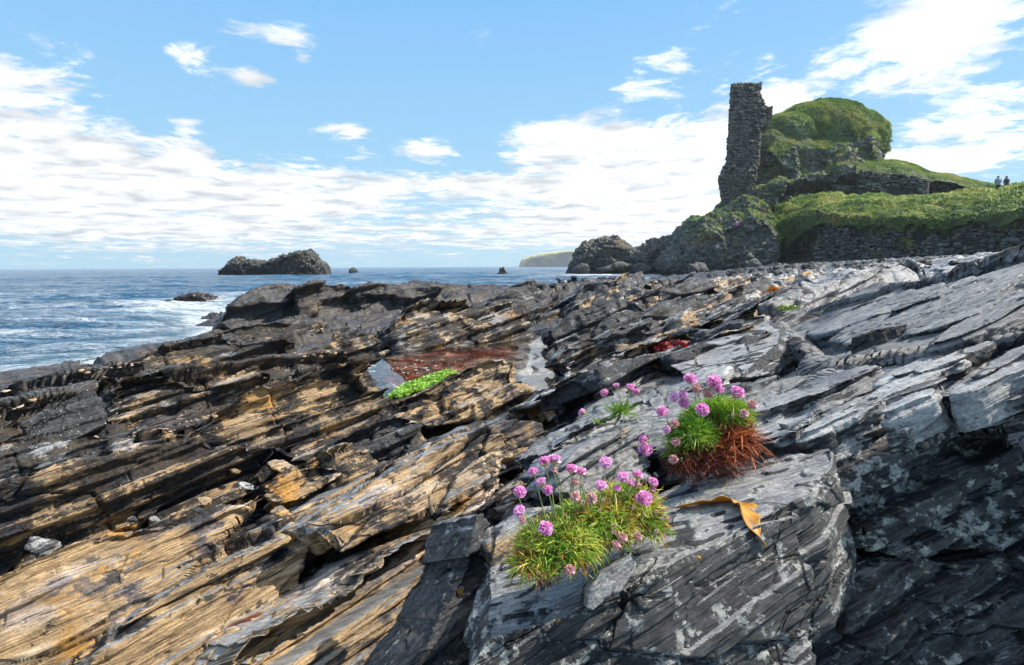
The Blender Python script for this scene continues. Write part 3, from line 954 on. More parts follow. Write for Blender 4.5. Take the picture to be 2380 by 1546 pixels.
SLABS = [
 # label, kind, polygon, options
 ("broad pale ochre slab filling the bottom left corner", 'F', [(-60, 1365), (0, 1335), (90, 1300), (175, 1262), (250, 1250), (330, 1225), (430, 1222), (500, 1190), (570, 1178), (500, 1235), (400, 1317), (300, 1400), (180, 1480), (60, 1546), (-60, 1620)], dict(tan=1.0, dark=.12, nrm=(.35, -.55, .75))),
 ("ochre and pink slab with a rust red streak along its foot", 'F', [(200, 1560), (300, 1440), (400, 1375), (500, 1318), (600, 1275), (650, 1252), (700, 1256), (718, 1262), (690, 1310), (665, 1375), (610, 1425), (480, 1540), (420, 1620), (160, 1640)], dict(tan=.95, dark=.18, nrm=(.4, -.55, .7))),
 ("long grey topped slab with a bright ochre broken edge", 'F', [(440, 1640), (500, 1560), (560, 1497), (690, 1420), (810, 1352), (930, 1270), (1045, 1207), (1075, 1152), (1100, 1160), (1122, 1180), (1110, 1250), (1060, 1330), (1000, 1400), (900, 1480), (860, 1640)], dict(tan=.95, dark=.15, thick=.55, nrm=(.45, -.5, .72))),
 ("dark grey end block with cream lichen below the ochre slab", 'F', [(1108, 1195), (1124, 1190), (1146, 1290), (1128, 1430), (1090, 1580), (960, 1640), (900, 1640), (1000, 1470), (1075, 1330)], dict(tan=.1, dark=.85, lich=.7, nrm=(.62, -.68, .38), depth=1.33, anchor=(1112, 1260), ext=.1, chop=.5)),  # high blackness puts the shade of this end face into its colour
 ("grey slab stepping up behind the ochre slab with a hollow beneath", 'F', [(720, 1220), (800, 1165), (900, 1105), (965, 1072), (1000, 1040), (1060, 1007), (1190, 977), (1255, 985), (1268, 1030), (1170, 1060), (1085, 1145), (1000, 1160), (860, 1205), (770, 1245)], dict(tan=.6, dark=.25, nrm=(.3, -.5, .8))),
 ("broad tan block with dark patches and a black crest in the middle left", 'F', [(440, 1015), (475, 970), (520, 945), (610, 905), (680, 887), (760, 850), (875, 825), (890, 870), (905, 920), (860, 960), (812, 985), (715, 1030), (560, 1090), (500, 1060)], dict(tan=.8, dark=.42)),  # blackness here scatters dark patches over the face
 ("cracked tan ledge running to the left edge under the pale caps", 'F', [(-60, 1160), (60, 1100), (130, 1090), (200, 1075), (375, 1040), (460, 1020), (505, 1045), (700, 1035), (560, 1110), (520, 1150), (440, 1180), (300, 1215), (100, 1240), (-60, 1300)], dict(tan=.7, dark=.5)),
 ("lichen spotted ledge with pale broken corners at the left edge", 'F', [(-60, 1080), (0, 1060), (80, 1035), (200, 1010), (235, 1012), (290, 1022), (300, 1035), (375, 1020), (385, 1040), (200, 1090), (130, 1105), (-60, 1150)], dict(tan=.55, dark=.5, lich=.55)),
 ("smooth blue black rock face near the left shoreline", 'F', [(50, 980), (110, 950), (215, 903), (230, 925), (250, 985), (140, 1020), (60, 1015)], dict(tan=0, dark=.85, fine=.4, chop=.6)),
 ("flat topped brown ledge above the blue black face", 'F', [(215, 935), (225, 895), (240, 875), (300, 872), (410, 865), (470, 893), (600, 850), (580, 900), (540, 955), (300, 1000), (240, 980)], dict(tan=.65, dark=.5)),
 ("long black ledge with tan underside at the edge of the surf", 'F', [(235, 862), (260, 840), (300, 835), (400, 800), (470, 785), (540, 778), (560, 798), (620, 790), (700, 790), (690, 830), (560, 880), (430, 868), (300, 878), (240, 876)], dict(tan=.45, dark=.68)),
 ("dark square ended block lying below the broad tan block", 'F', [(754, 1042), (800, 1010), (860, 990), (925, 965), (970, 970), (978, 1000), (960, 1040), (860, 1088), (790, 1090), (760, 1085)], dict(tan=.3, dark=.66)),
 ("small layered block beside the gully of loose stones", 'F', [(600, 1132), (680, 1095), (740, 1080), (795, 1083), (796, 1108), (700, 1140), (640, 1152)], dict(tan=.7, dark=.35)),
 ("tan jagged block standing in front of the red pool", 'F', [(915, 935), (990, 905), (1060, 870), (1130, 830), (1180, 832), (1210, 850), (1218, 890), (1215, 915), (1150, 935), (1000, 965), (925, 965)], dict(tan=.8, dark=.3, nrm=(.2, -.75, .6), thick=.3)),
 ("dark tilted slab right of the bright pool", 'F', [(1275, 768), (1330, 725), (1440, 690), (1500, 710), (1540, 745), (1430, 795), (1350, 825), (1290, 805)], dict(tan=.3, dark=.62, nrm=(.1, -.8, .55), thick=.5)),
 ("grey brown slab tilted above the white pool edge", 'F', [(1290, 830), (1320, 800), (1370, 785), (1500, 768), (1545, 775), (1535, 805), (1400, 855), (1305, 872)], dict(tan=.4, dark=.45, nrm=(.1, -.8, .55), thick=.4)),
 ("layered grey ledge between the white pool and the thin flowers", 'F', [(1225, 935), (1380, 870), (1500, 845), (1528, 855), (1520, 890), (1400, 920), (1290, 955)], dict(tan=.45, dark=.3, nrm=(.1, -.7, .65), thick=.25)),
 ("thin dark plank of rock below the four flower clump", 'F', [(1262, 1056), (1330, 1003), (1420, 958), (1500, 928), (1525, 926), (1512, 950), (1440, 990), (1350, 1036), (1290, 1066)], dict(tan=.0, dark=.2, thick=.22, nrm=(.1, -.45, .88))),
 ("grey block with tan broken end between the two flower cushions", 'F', [(1300, 1085), (1330, 1045), (1390, 1015), (1465, 984), (1487, 1012), (1505, 1050), (1480, 1095), (1400, 1130), (1290, 1150)], dict(tan=.35, dark=.2, lich=.3, nrm=(.3, -.6, .74))),
 ("splintered plank of rock under the left of the lower cushion", 'F', [(1128, 1262), (1180, 1228), (1260, 1188), (1340, 1175), (1330, 1235), (1220, 1285), (1140, 1310)], dict(tan=.5, dark=.2, nrm=(.1, -.7, .7))),
 ("black rounded ridge end rising from the sea", 'F', [(499, 756), (515, 734), (562, 695), (619, 664), (640, 662), (692, 664), (712, 700), (730, 755), (640, 772), (560, 768)], dict(tan=.3, dark=.95, depth=13.0, chop=1.4)),
 ("dark ridge block with tan seams next to the ridge end", 'F', [(680, 672), (728, 656), (770, 661), (790, 656), (832, 664), (855, 690), (840, 750), (760, 775), (700, 765)], dict(tan=.5, dark=.75, depth=13.2, chop=1.4)),
 ("long broken ridge crest in front of the open sea", 'F', [(820, 672), (858, 659), (915, 659), (978, 661), (1019, 674), (1045, 700), (1030, 720), (930, 755), (850, 760)], dict(tan=.4, dark=.72, depth=13.8, chop=1.4)),
 ("pale banded block rising behind the red pool", 'F', [(905, 750), (945, 710), (1000, 692), (1100, 692), (1130, 715), (1195, 695), (1203, 720), (1200, 792), (1150, 803), (1060, 803), (920, 820)], dict(tan=.55, dark=.5, depth=7.9)),
 ("ribbed dark slab at the right end of the ridge", 'F', [(1118, 708), (1190, 660), (1240, 648), (1285, 668), (1294, 702), (1240, 735), (1195, 742)], dict(tan=.3, dark=.62, depth=13.5)),
 ("low black ledge at the foot of the ridge by the surf", 'F', [(490, 790), (500, 772), (560, 752), (650, 742), (760, 757), (775, 790), (700, 808), (600, 810), (520, 808)], dict(tan=.55, dark=.6, depth=9.6)),
 ("rounded grey boulder block left of the red pool", 'F', [(765, 800), (775, 775), (820, 762), (880, 788), (905, 812), (880, 835), (800, 835)], dict(tan=.45, dark=.5, depth=7.4)),
 ("upright ribbed slab above the black weed rocks", 'F', [(1325, 690), (1370, 655), (1440, 648), (1462, 680), (1400, 715), (1345, 722)], dict(tan=.15, dark=.66)),
 ("dark tilted plates in the middle of the broken slabs", 'F', [(1410, 722), (1560, 660), (1650, 650), (1692, 680), (1650, 718), (1560, 742), (1450, 750)], dict(tan=.25, dark=.62)),
 ("tan cube of rock standing among dark tilted plates", 'F', [(1582, 738), (1590, 722), (1617, 722), (1624, 745), (1617, 780), (1585, 780)], dict(tan=.85, dark=.1)),
 ("grey tilted plate beside the orange weed", 'F', [(1640, 728), (1700, 702), (1760, 690), (1768, 715), (1720, 745), (1650, 758)], dict(tan=.25, dark=.4)),
 ("jutting grey slab with a square lit end near the wall", 'F', [(1780, 708), (1840, 680), (2020, 620), (2115, 605), (2137, 611), (2133, 656), (2095, 662), (1950, 697), (1840, 728)], dict(tan=.0, dark=.2, pale=.35, nrm=(.15, -.5, .85))),
 ("wide dark grey slab rising to the right edge", 'T', [(1818, 752), (1840, 740), (1970, 690), (2130, 655), (2300, 612), (2440, 590), (2460, 745), (2180, 815), (1980, 862), (1920, 838), (1890, 790)], dict(tan=.0, dark=.3, topdark=.5, pale=.12, anchor=(2000, 760), fine=.7)),
 ("pale sunlit slab sweeping down to the red leaved cushion", 'T', [(1690, 960), (1875, 884), (2030, 820), (2338, 752), (2480, 735), (2500, 905), (2172, 928), (1940, 1006), (1745, 1040), (1690, 1000)], dict(tan=.0, dark=.45, topdark=1.0, pale=.52, anchor=(1745, 1040), depth=1.42, thick=.13, fine=.7, nrm=(-.33, .05, .94))),
 ("grey ribbed slab behind the red leaved cushion", 'T', [(1300, 1000), (1420, 930), (1540, 900), (1690, 896), (1880, 876), (1960, 866), (1760, 960), (1700, 1010), (1560, 1030), (1420, 1030)], dict(tan=.08, dark=.3, pale=.28, anchor=(1560, 1000), depth=1.72, thick=.3, nrm=(-.25, -.05, .96))),
 ("blue grey lichened block in shade under the pale slab", 'F', [(1935, 1052), (2100, 1010), (2300, 965), (2480, 935), (2480, 1250), (2250, 1296), (2040, 1290), (1960, 1190)], dict(tan=.0, dark=.9, lich=.95, pale=.4, nrm=(.05, -.96, .1), depth=1.33, anchor=(2100, 1150), ext=.0, thick=.7)),  # shade under the slab is put into its colour as extra black crust
 ("cracked dark block at the bottom right corner", 'F', [(1895, 1380), (2030, 1300), (2250, 1306), (2480, 1250), (2480, 1640), (1950, 1640), (1880, 1520)], dict(tan=.15, dark=.9, lich=.85, pale=.4, nrm=(.1, -.92, .35), depth=1.28, anchor=(2100, 1450), ext=.0, thick=.7)),  # black crust raised to paint in the dimness below the overhang
]


def plan_slabs():
    """where each slab stands, so that the bedrock can make room for it"""
    for i, (label, kind, poly, o) in enumerate(SLABS):
        front, e, size, depth = slab_points(kind, poly, o.get('depth'), o.get('nrm'), o.get('ext', .35), o.get('thick'), o.get('anchor'))
        pts = np.concatenate([front, front + e])[:, :2]
        SINK.append((hull2(pts), size * .26 if kind == 'F' else .14))


def hull2(p):
    p = p[np.lexsort((p[:, 1], p[:, 0]))]
    def half(q):
        h = []
        for a in q:
            while len(h) > 1 and (h[-1][0] - h[-2][0]) * (a[1] - h[-2][1]) - (h[-1][1] - h[-2][1]) * (a[0] - h[-2][0]) <= 0:
                h.pop()
            h.append(a)
        return h[:-1]
    return np.array(half(p) + half(p[::-1]))


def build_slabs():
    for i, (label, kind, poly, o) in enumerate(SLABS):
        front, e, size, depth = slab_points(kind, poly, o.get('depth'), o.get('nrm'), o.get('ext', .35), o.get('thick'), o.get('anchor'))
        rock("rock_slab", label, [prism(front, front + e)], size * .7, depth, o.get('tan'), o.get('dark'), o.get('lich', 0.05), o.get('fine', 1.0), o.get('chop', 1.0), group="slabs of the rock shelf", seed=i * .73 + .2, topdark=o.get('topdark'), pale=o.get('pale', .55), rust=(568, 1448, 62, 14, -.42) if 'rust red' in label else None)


MARKS = [("the bright arm of the pool", 1240, 840), ("the crimson weed heap", 1566, 822), ("the grey wedge rock", 1730, 800), ("the orange kelp in the gully", 1752, 722), ("the orange kelp tangle", 1812, 675),
         ("the tan cube of rock", 1600, 750), ("the ribbed slab ending the ridge", 1205, 695), ("the upright orange frond", 1520, 660), ("the tall boulder below the outcrop", 1745, 612), ("the squarish channel boulder", 1492, 626),
         ("the jutting grey slab", 1980, 650), ("the red leaved cushion", 1640, 1020), ("the four flower clump", 1440, 920), ("the right end of the wall", 2370, 560), ("the middle of the wall", 2130, 565), ("the left end of the wall", 1915, 560),
         ("the rust red weed scrap", 2330, 885), ("the lichen boulder", 1700, 1150), ("the shaded lichened block", 2150, 1120), ("the spiky sea stack", 1400, 600), ("the cave mouth", 1800, 610)]
_used = set()


def said(kind, px, py, size):
    """a label that tells this rock from its like by what it stands next to"""
    near = sorted(MARKS, key=lambda m: math.hypot(m[1] - px, (m[2] - py) * 1.6))
    def where(m):
        dx, dy = px - m[1], (py - m[2]) * 1.6
        a = math.degrees(math.atan2(-dy, dx)) % 360
        return ("right of", "above and right of", "above", "above and left of", "left of", "below and left of", "below", "below and right of")[int((a + 22.5) // 45) % 8] + " " + m[0]
    sz = "small" if size < .75 else "large" if size > 1.25 else "middling"
    opts = ["%s %s %s" % (sz, kind, where(m)) for m in near[:2]] + ["%s %s just %s" % (sz, kind, where(near[0]))]
    opts += ["%s %s %s, nearer than its likes" % (sz, kind, where(m)) for m in near[:3]] + ["%s %s far %s" % (sz, kind, where(m)) for m in near[1:6]] + ["%s %s well %s" % (w_, kind, where(m)) for w_ in (sz, "angular", "squat") for m in near[2:9]]
    for o in opts:
        if o not in _used and len(o.split()) <= 16:
            _used.add(o); return o
    return opts[0]


def build_plates():
    """the broken tilted plates between the pools and the wide slab"""
    rg = np.random.default_rng(19); n = 0; tries = 0
    kinds = ("dark tilted plate jutting up among the broken plates", "brown tilted plate jutting up among the broken plates")
    while n < 56 and tries < 900:
        tries += 1
        px, py = 1250 + 600 * rg.random(), 652 + 205 * rg.random() ** 1.2
        if px > 1860 - (py - 680) * 2.0 or (px < 1350 and py > 735):
            continue
        s = (py - 600) / 150; L = (36 + 95 * s) * (.7 + .7 * rg.random()); H = (.16 + .16 * rg.random()) * L
        sl = -.36 + .1 * rg.normal()
        top = [(0, 0), (.3, -.04 * rg.random()), (.55, .05 * rg.random()), (.8, -.05 * rg.random()), (1, 0)]
        poly = [(px + L * a, py + L * a * sl + L * b_) for a, b_ in top]
        poly += [(px + L * 1.04, py + L * sl + H * .9), (px + L * .8, py + L * .8 * sl + H * 1.2), (px + L * .4, py + L * .4 * sl + H * 1.15), (px + .02 * L, py + H * .6)]
        front, e, size, depth = slab_points('F', poly, None, (.3 + .3 * rg.normal(), -.75, .55), .5, None, None)
        if depth > 30: continue
        dk = rg.random() < .6
        rock("rock_plate", said(("dark" if dk else "brown") + " tilted plate", px + L * .5, py - L * .1, L / (36 + 95 * s)), [prism(front, front + e * (.5 + .8 * rg.random()))], size * .8, depth, (.12 if dk else .55), (.62 if dk else .42), .05, 1.0, .8, group="broken tilted plates", seed=n * .61 + 9)
        n += 1


def build_sheets():
    """thin sheets of slate peeling off the two big slabs at the right"""
    rg = np.random.default_rng(31)
    planes = []
    for i, (label, kind, poly, o) in enumerate(SLABS):
        if label.startswith(("wide dark", "pale sunlit")):
            front, e, size, depth = slab_points(kind, poly, o.get('depth'), o.get('nrm'), .35, o.get('thick'), o.get('anchor'))
            n = np.array(o.get('nrm', BN), float); planes.append((front[0], n / np.linalg.norm(n), np.array(poly, float)))
    for (p0, n, poly), lab, cnt, pale in zip(planes, ("dark slate sheet", "silvery slate sheet"), (15, 12), (.2, .58)):
        k = 0; tries = 0
        while k < cnt and tries < 400:
            tries += 1
            px = rg.uniform(poly[:, 0].min(), 2380); py = rg.uniform(poly[:, 1].min(), poly[:, 1].max())
            L = rg.uniform(130, 380); H = L * rg.uniform(.07, .14); sl = -.36 + .05 * rg.normal()
            q = [(0, 0), (.25, -.5), (.6, -.65), (.93, -.5), (1, -.05), (.9, .3), (.62, .42), (.3, .5), (.08, .3)]
            q = np.array([(px + L * a + L * .02 * rg.normal(), py + L * a * sl + H * b_ * (.8 + .4 * rg.random())) for a, b_ in q])
            if (sdf_poly(q[:, 0], q[:, 1], poly) < 4).any():
                continue
            up = .012 + .03 * rg.random()
            f = on_plane(q[:, 0], q[:, 1], p0 + n * up, n)
            d = np.linalg.norm(f.mean(0) - EYEV)
            sz = np.linalg.norm(f.max(0) - f.min(0))
            rock("slate_sheet", said(lab, px + L * .5, py - L * .18, L / 250), [prism(f, f - n * .09)], min(sz * .6, .4), d, .0, .3, .08, .8, .5, group="slate sheets on the big slabs", seed=k * .7 + pale, topdark=1.0, pale=pale)
            k += 1
def build_feature_rocks():
    # the grey ridge backed wedge
    P = lambda a, b_, d: at(a, b_, d)
    w = hull([P(1555, 850, 3.12), P(1620, 795, 3.48), P(1790, 743, 3.83), P(1830, 775, 3.56), P(1812, 786, 3.12), P(1680, 872, 2.82), P(1595, 880, 2.90), P(1872, 828, 3.17), P(1882, 852, 3.04), P(1795, 872, 2.86), P(1710, 880, 2.73), P(1690, 800, 4.40), P(1850, 830, 4.05), P(1700, 930, 3.17)])
    rock("rock_wedge", "ridge backed grey wedge of rock with a lichened triangular front", [w],   .75, 3.0, .05, .62, .2, .5, .45, topdark=1.0, group="slabs of the rock shelf", seed=2.2)
    # the boulder that carries the lower cushion
    top = [(1120, 1480), (1180, 1400), (1300, 1320), (1440, 1240), (1530, 1165), (1640, 1112), (1800, 1066), (1925, 1042), (1935, 1085), (1880, 1150), (1740, 1215), (1620, 1290), (1500, 1350), (1330, 1420), (1180, 1500)]
    t3 = [(1120, 1480, .93), (1925, 1042, 1.30), (1330, 1420, .93)]
    a, b_, c = [at(*q) for q in t3]; n = np.cross(b_ - a, c - a); n /= np.linalg.norm(n); n = n if n[2] > 0 else -n
    tp = np.array(top, float); tf = on_plane(tp[:, 0], tp[:, 1], a, n)
    pr1 = prism(tf, tf - n * .3 + np.array((0, .05, 0)))
    fr = [(1130, 1490), (1330, 1425), (1500, 1355), (1640, 1290), (1760, 1220), (1850, 1200), (1860, 1290), (1885, 1390), (1880, 1500), (1860, 1660), (1070, 1660), (1090, 1560)]
    fp = np.array(fr, float); ff = on_plane(fp[:, 0], fp[:, 1], at(1330, 1420, .93), np.array((.18, -.86, .47)))
    pr2 = prism(ff, ff + np.array((.0, .5, -.12)))
    sd = [(1800, 1200), (1880, 1110), (1915, 1090), (1925, 1180), (1915, 1290), (1880, 1350), (1830, 1330)]
    sp_ = np.array(sd, float); sf = on_plane(sp_[:, 0], sp_[:, 1], at(1900, 1200, 1.22), np.array((.45, -.80, .35)))
    pr3 = prism(sf, sf + np.array((-.1, .4, -.1)))
    rock("lichen_boulder", "big dark boulder blotched with white lichen carrying the green cushion", [pr1, pr2, pr3], .62, 1.0, .0, 1.0, .86, .22, .5, topdark=1.0, topn=n, pale=.42, group="slabs of the rock shelf", seed=4.1)
    f2 = on_plane(np.array([1370, 1395, 1470, 1480, 1440, 1380, 1362.]), np.array([1370, 1330, 1285, 1310, 1370, 1420, 1410.]), at(1420, 1360, .90), np.array((.1, -.8, .6)))
    rock("stone_wedge", "small grey wedge stone leaning on the lichened boulder below the cushion", [prism(f2, f2 + np.array((0, .09, -.05)))], .09, .9, .0, .15, .2, .6, .8, cat='stone', seed=1.1)
# ---------------------------------------------------------------- far rocks and the castle
CRAG = None


def at_y(px, py, y):
    r = ray(px, py)
    return EYEV + r * (y / r[..., 1])[..., None]


def loft(poly, d, thick, front=.78, back=.9, bulge=2.0, foot=None):
    """closed body behind a photograph outline: three rings, so that its faces lean and round off"""
    poly = np.array(poly, float)
    c = np.array((poly[:, 0].mean(), poly[:, 1].max()))
    def ring(s, dd):
        q = c + (poly - c) * np.array((s, s))
        p = at(q[:, 0], q[:, 1], d) ; return p + np.array((0, dd, 0))
    r0, r1, r2 = ring(front, -bulge), ring(1.0, 0), ring(back, thick)
    if foot is not None:
        for r_ in (r0, r1, r2):
            low = poly[:, 1] > poly[:, 1].max() - 6
            r_[low, 2] = foot
    n = len(poly)
    v = [tuple(q) for q in np.concatenate([r0, r1, r2])]
    f = [list(range(n)), list(range(3 * n - 1, 2 * n - 1, -1))]
    for k in (0, n):
        f += [[k + i, k + i + n, k + (i + 1) % n + n, k + (i + 1) % n] for i in range(n)]
    return v, f


def ellipsoid(c, rx, ry, rz, n=20):
    v, f = [], []
    for i in range(n + 1):
        t = math.pi * i / n
        for j in range(2 * n):
            a = math.pi * j / n
            v.append((c[0] + rx * math.sin(t) * math.cos(a), c[1] + ry * math.sin(t) * math.sin(a), c[2] + rz * math.cos(t)))
    v2 = v[2 * n - 1:len(v) - 2 * n + 1]
    m = 2 * n
    def ix(i, j): return 0 if i == 0 else (len(v2) - 1 if i == n else 1 + (i - 1) * m + j % m)
    for i in range(n):
        for j in range(m):
            q = [ix(i, j), ix(i, j + 1), ix(i + 1, j + 1), ix(i + 1, j)]
            u = []
            for k in q:
                if k not in u: u.append(k)
            f.append(u)
    return v2, f


def far_rock(name, label, prims, size, vox, dark=.3, seed=1.0, fine=1.0, group=None, mat=None, cat='rock', lich=.4, parent=None, calm=None):
    v, f = remesh(prims, vox)
    v0 = v.copy(); n0 = vnormals(v, f)
    nrm = vnormals(v, f)
    v = craggy(v, nrm, size, seed, fine)
    nrm = vnormals(v, f)
    v = craggy(v, nrm, size * .3, seed + 3, fine)
    q = v @ np.array((.25, .1, .96))
    k = np.floor(q / (size * .06) + fbm(v / size * 2, 2))
    v = v + nrm * ((hash1(k, 2) - .5) * size * .012)[:, None]
    if calm is not None:        # turf lies smoothly over the rock
        m = calm(v0, n0)[:, None]
        v = v * (1 - m) + (v0 + n0 * (.30 * fbm(v0 * .6, 3) + .12 * fbm(v0 * 2.2, 2))[:, None]) * m
    n = len(v)
    org = np.array((v[:, 0].mean(), v[:, 1].mean(), v[:, 2].min()))
    me = np_mesh(name, v, f, mat or CRAG, dict(tan=np.full(n, .12), dark=np.full(n, dark), lich=np.full(n, lich), pool=np.zeros(n)), origin=org)
    o = link(name, me, parent); o.location = org
    if parent is None: tag(o, label, cat, group)
    return o, v, f


def crag_mat(name="crag_rock", moss=True, a=(0.045, 0.052, 0.05), c=(0.20, 0.21, 0.19)):
    m, b, bs = new_mat(name)
    geo = b.new('ShaderNodeNewGeometry'); pos = geo.outputs['Position']
    n1 = b.noise(pos, .55, 8, .65); n2 = b.noise(pos, 2.4, 8, .68); n3 = b.noise(b.vm('ADD', pos, (3, 9, 1)), .28, 6, .6)
    st = b.noise(b.vm('MULTIPLY', pos, (.4, .4, 3.2)), 1, 6, .6)
    base = b.mix(b.ss(b.m('ADD', b.m('MULTIPLY', n2, .6), b.m('MULTIPLY', st, .4)), .40, .62), a, c)
    base = b.mix(b.m('MULTIPLY', b.ss(n1, .5, .62), .7), base, (0.10, 0.115, 0.095))
    base = b.mix(b.ss(n2, .62, .68), base, (0.40, 0.41, 0.37))
    base = b.mix(b.m('MULTIPLY', b.ss(b.m('ADD', n3, b.m('MULTIPLY', b.m('SUBTRACT', n2, .5), .5)), .60, .66), .6), base, (0.17, 0.10, 0.03))
    wetl = b.ss(b.sep(pos)[2], 2.6, .6)
    base = b.mix(b.m('MULTIPLY', wetl, .75), base, (0.02, 0.022, 0.026))
    if moss:
        up = b.sep(geo.outputs['Normal'])[2]
        mk = b.m('ADD', up, b.m('MULTIPLY', b.m('SUBTRACT', n3, .5), 2.2))
        mk = b.m('ADD', mk, b.m('MULTIPLY', b.m('SUBTRACT', n2, .5), .8))
        mk = b.m('MULTIPLY', b.ss(mk, .50, .75), b.ss(b.sep(pos)[2], 3.5, 6.5))
        gr = b.mix(b.ss(n1, .4, .62), (0.05, 0.11, 0.018), (0.15, 0.18, 0.035))
        base = b.mix(mk, base, gr)
    b.l.new(base, bs.inputs['Base Color'])
    bs.inputs['Roughness'].default_value = .8
    h = b.m('ADD', b.m('MULTIPLY', n2, .7), b.m('MULTIPLY', st, .5))
    b.l.new(bump(b, h, .45, 1.0), bs.inputs['Normal'])
    return m


def blades(name, label, pts, nrm, dens_len, mat, width=.05, droop=.6, seed=0, flow=None, kind='stuff'):
    """a sward of curved grass blades rooted at the points"""
    rg = np.random.default_rng(seed)
    n = len(pts)
    L = dens_len * (0.5 + 1.0 * rg.random(n)) * (1 + 1.0 * fbm(pts * .7, 2))
    d = nrm * .6 + np.array((.45, -.25, .0)) + rg.normal(0, .25, (n, 3)) + np.stack([fbm(pts * .3 + 5, 2), fbm(pts * .3 + 9, 2), np.zeros(n)], -1) * 1.1
    if flow is not None: d = d + np.asarray(flow)
    d /= np.linalg.norm(d, axis=1, keepdims=True)
    s = np.cross(d, rg.normal(0, 1, (n, 3))); s /= np.linalg.norm(s, axis=1, keepdims=True) + 1e-9
    s = s * width * (.6 + .8 * rg.random(n))[:, None] * .5
    dn = np.array((0, 0, -1.0))
    m1 = pts + d * (L * .5)[:, None] + dn * (L * droop * .12)[:, None]
    m2 = pts + d * (L * .85)[:, None] + dn * (L * droop * .55)[:, None]
    v = np.stack([pts - s, pts + s, m1 - s * .8, m1 + s * .8, m2], 1).reshape(-1, 3)
    i = np.arange(n)[:, None] * 5
    q = i + np.array([[0, 1, 3, 2]]); t = i + np.array([[2, 3, 4]])
    tint = np.clip(.47 + .9 * fbm(pts * .25 + 3, 3) + .35 * fbm(pts * 1.0, 2) + rg.normal(0, .06, n), 0, 1)
    org = pts.mean(0)
    me = np_mesh(name, v, [q, t], mat, dict(tint=np.repeat(tint, 5)), origin=org)
    o = link(name, me); o.location = org
    return tag(o, label, None, None, kind)


def scatter(v, f, n, mask, seed=0):
    """points on a surface, where mask(point, normal) says so"""
    rg = np.random.default_rng(seed)
    a, b_, c = v[f[:, 0]], v[f[:, 1]], v[f[:, 2]]
    nn = np.cross(b_ - a, c - a); ar = np.linalg.norm(nn, axis=1); nn = nn / (ar[:, None] + 1e-12)
    cen = (a + b_ + c) / 3
    w = ar * mask(cen, nn)
    k = rg.choice(len(f), n, p=w / w.sum())
    r1, r2 = np.sqrt(rg.random(n)), rg.random(n)
    if f.shape[1] == 4:
        d = v[f[:, 3]]; u, t = rg.random(n)[:, None], rg.random(n)[:, None]
        p = (a[k] * (1 - u) + b_[k] * u) * (1 - t) + (d[k] * (1 - u) + c[k] * u) * t
    else:
        p = a[k] * (1 - r1)[:, None] + b_[k] * (r1 * (1 - r2))[:, None] + c[k] * (r1 * r2)[:, None]
    return p, nn[k]


_cs = None


def stones(rows, rg, depth=.35):
    """irregular rounded stones: rows of (centre, along, up, out, length, height)"""
    global _cs
    if _cs is None:
        g = np.array([(x, y, z) for x in (-1, 0, 1) for y in (-1, 0, 1) for z in (-1, 0, 1)], float)
        keep = np.abs(g).max(1) > 0; g = g[keep]
        bm = bmesh.new(); [bm.verts.new(q * (1.0 if np.abs(q).sum() < 1.5 else (.97 if np.abs(q).sum() < 2.5 else .86))) for q in g]
        r_ = bmesh.ops.convex_hull(bm, input=bm.verts); bm.verts.index_update()
        bmesh.ops.triangulate(bm, faces=bm.faces)
        _cs = (np.array([v.co for v in bm.verts]), np.array([[v.index for v in f.verts] for f in bm.faces])); bm.free()
    g, gf = _cs
    V, F, T = [], [], []
    for i, (c, a, u, o, L, H) in enumerate(rows):
        q = g * (1 + rg.normal(0, .07, (len(g), 1)))
        p = c + q[:, :1] * a * (L * .5) + q[:, 1:2] * o * (depth * (.22 + .34 * rg.random())) + q[:, 2:] * u * (H * .5)
        V.append(p); F.append(gf + i * len(g)); T.append(np.full(len(g), rg.random()))
    return np.concatenate(V), np.concatenate(F), np.concatenate(T)


def wall_rows(p0, p1, top, rg, h=.3, bed_tilt=0.0, gap=.9, base=0.0, hole=.1):
    """courses of stones on the vertical face from p0 to p1 (world points at the foot); top(t) is the height of the wall"""
    p0, p1 = np.array(p0), np.array(p1)
    L = np.linalg.norm((p1 - p0)[:2]); a = (p1 - p0) / np.linalg.norm(p1 - p0)
    o = np.array((a[1], -a[0], 0)); o /= np.linalg.norm(o)
    if o[1] > 0: o = -o
    up = np.array((0, 0, 1.0)); rows = []; z = base
    hmax = max(top(t) for t in np.linspace(0, 1, 40))
    while z < hmax:
        hh = h * (.45 + 1.1 * rg.random()); s = -rg.random() * .4
        while s < L:
            l = h * (.8 + 2.0 * rg.random() ** 1.5); t = (s + l / 2) / L
            if 0 <= t <= 1 and z + hh < top(t) + .15 and rg.random() > hole and fbm(np.array([[s * .28, z * .5, h * 40]]), 2)[0] < .3:
                c = p0 + a * (s + l / 2) + up * (z + hh / 2 + rg.normal(0, .03)) + o * (rg.normal(0, .09) + .12 * math.sin(s * .9 + z))
                rows.append((c, a, up, o, l * gap, hh * gap))
            s += l
        z += hh
    return rows, a, o, L


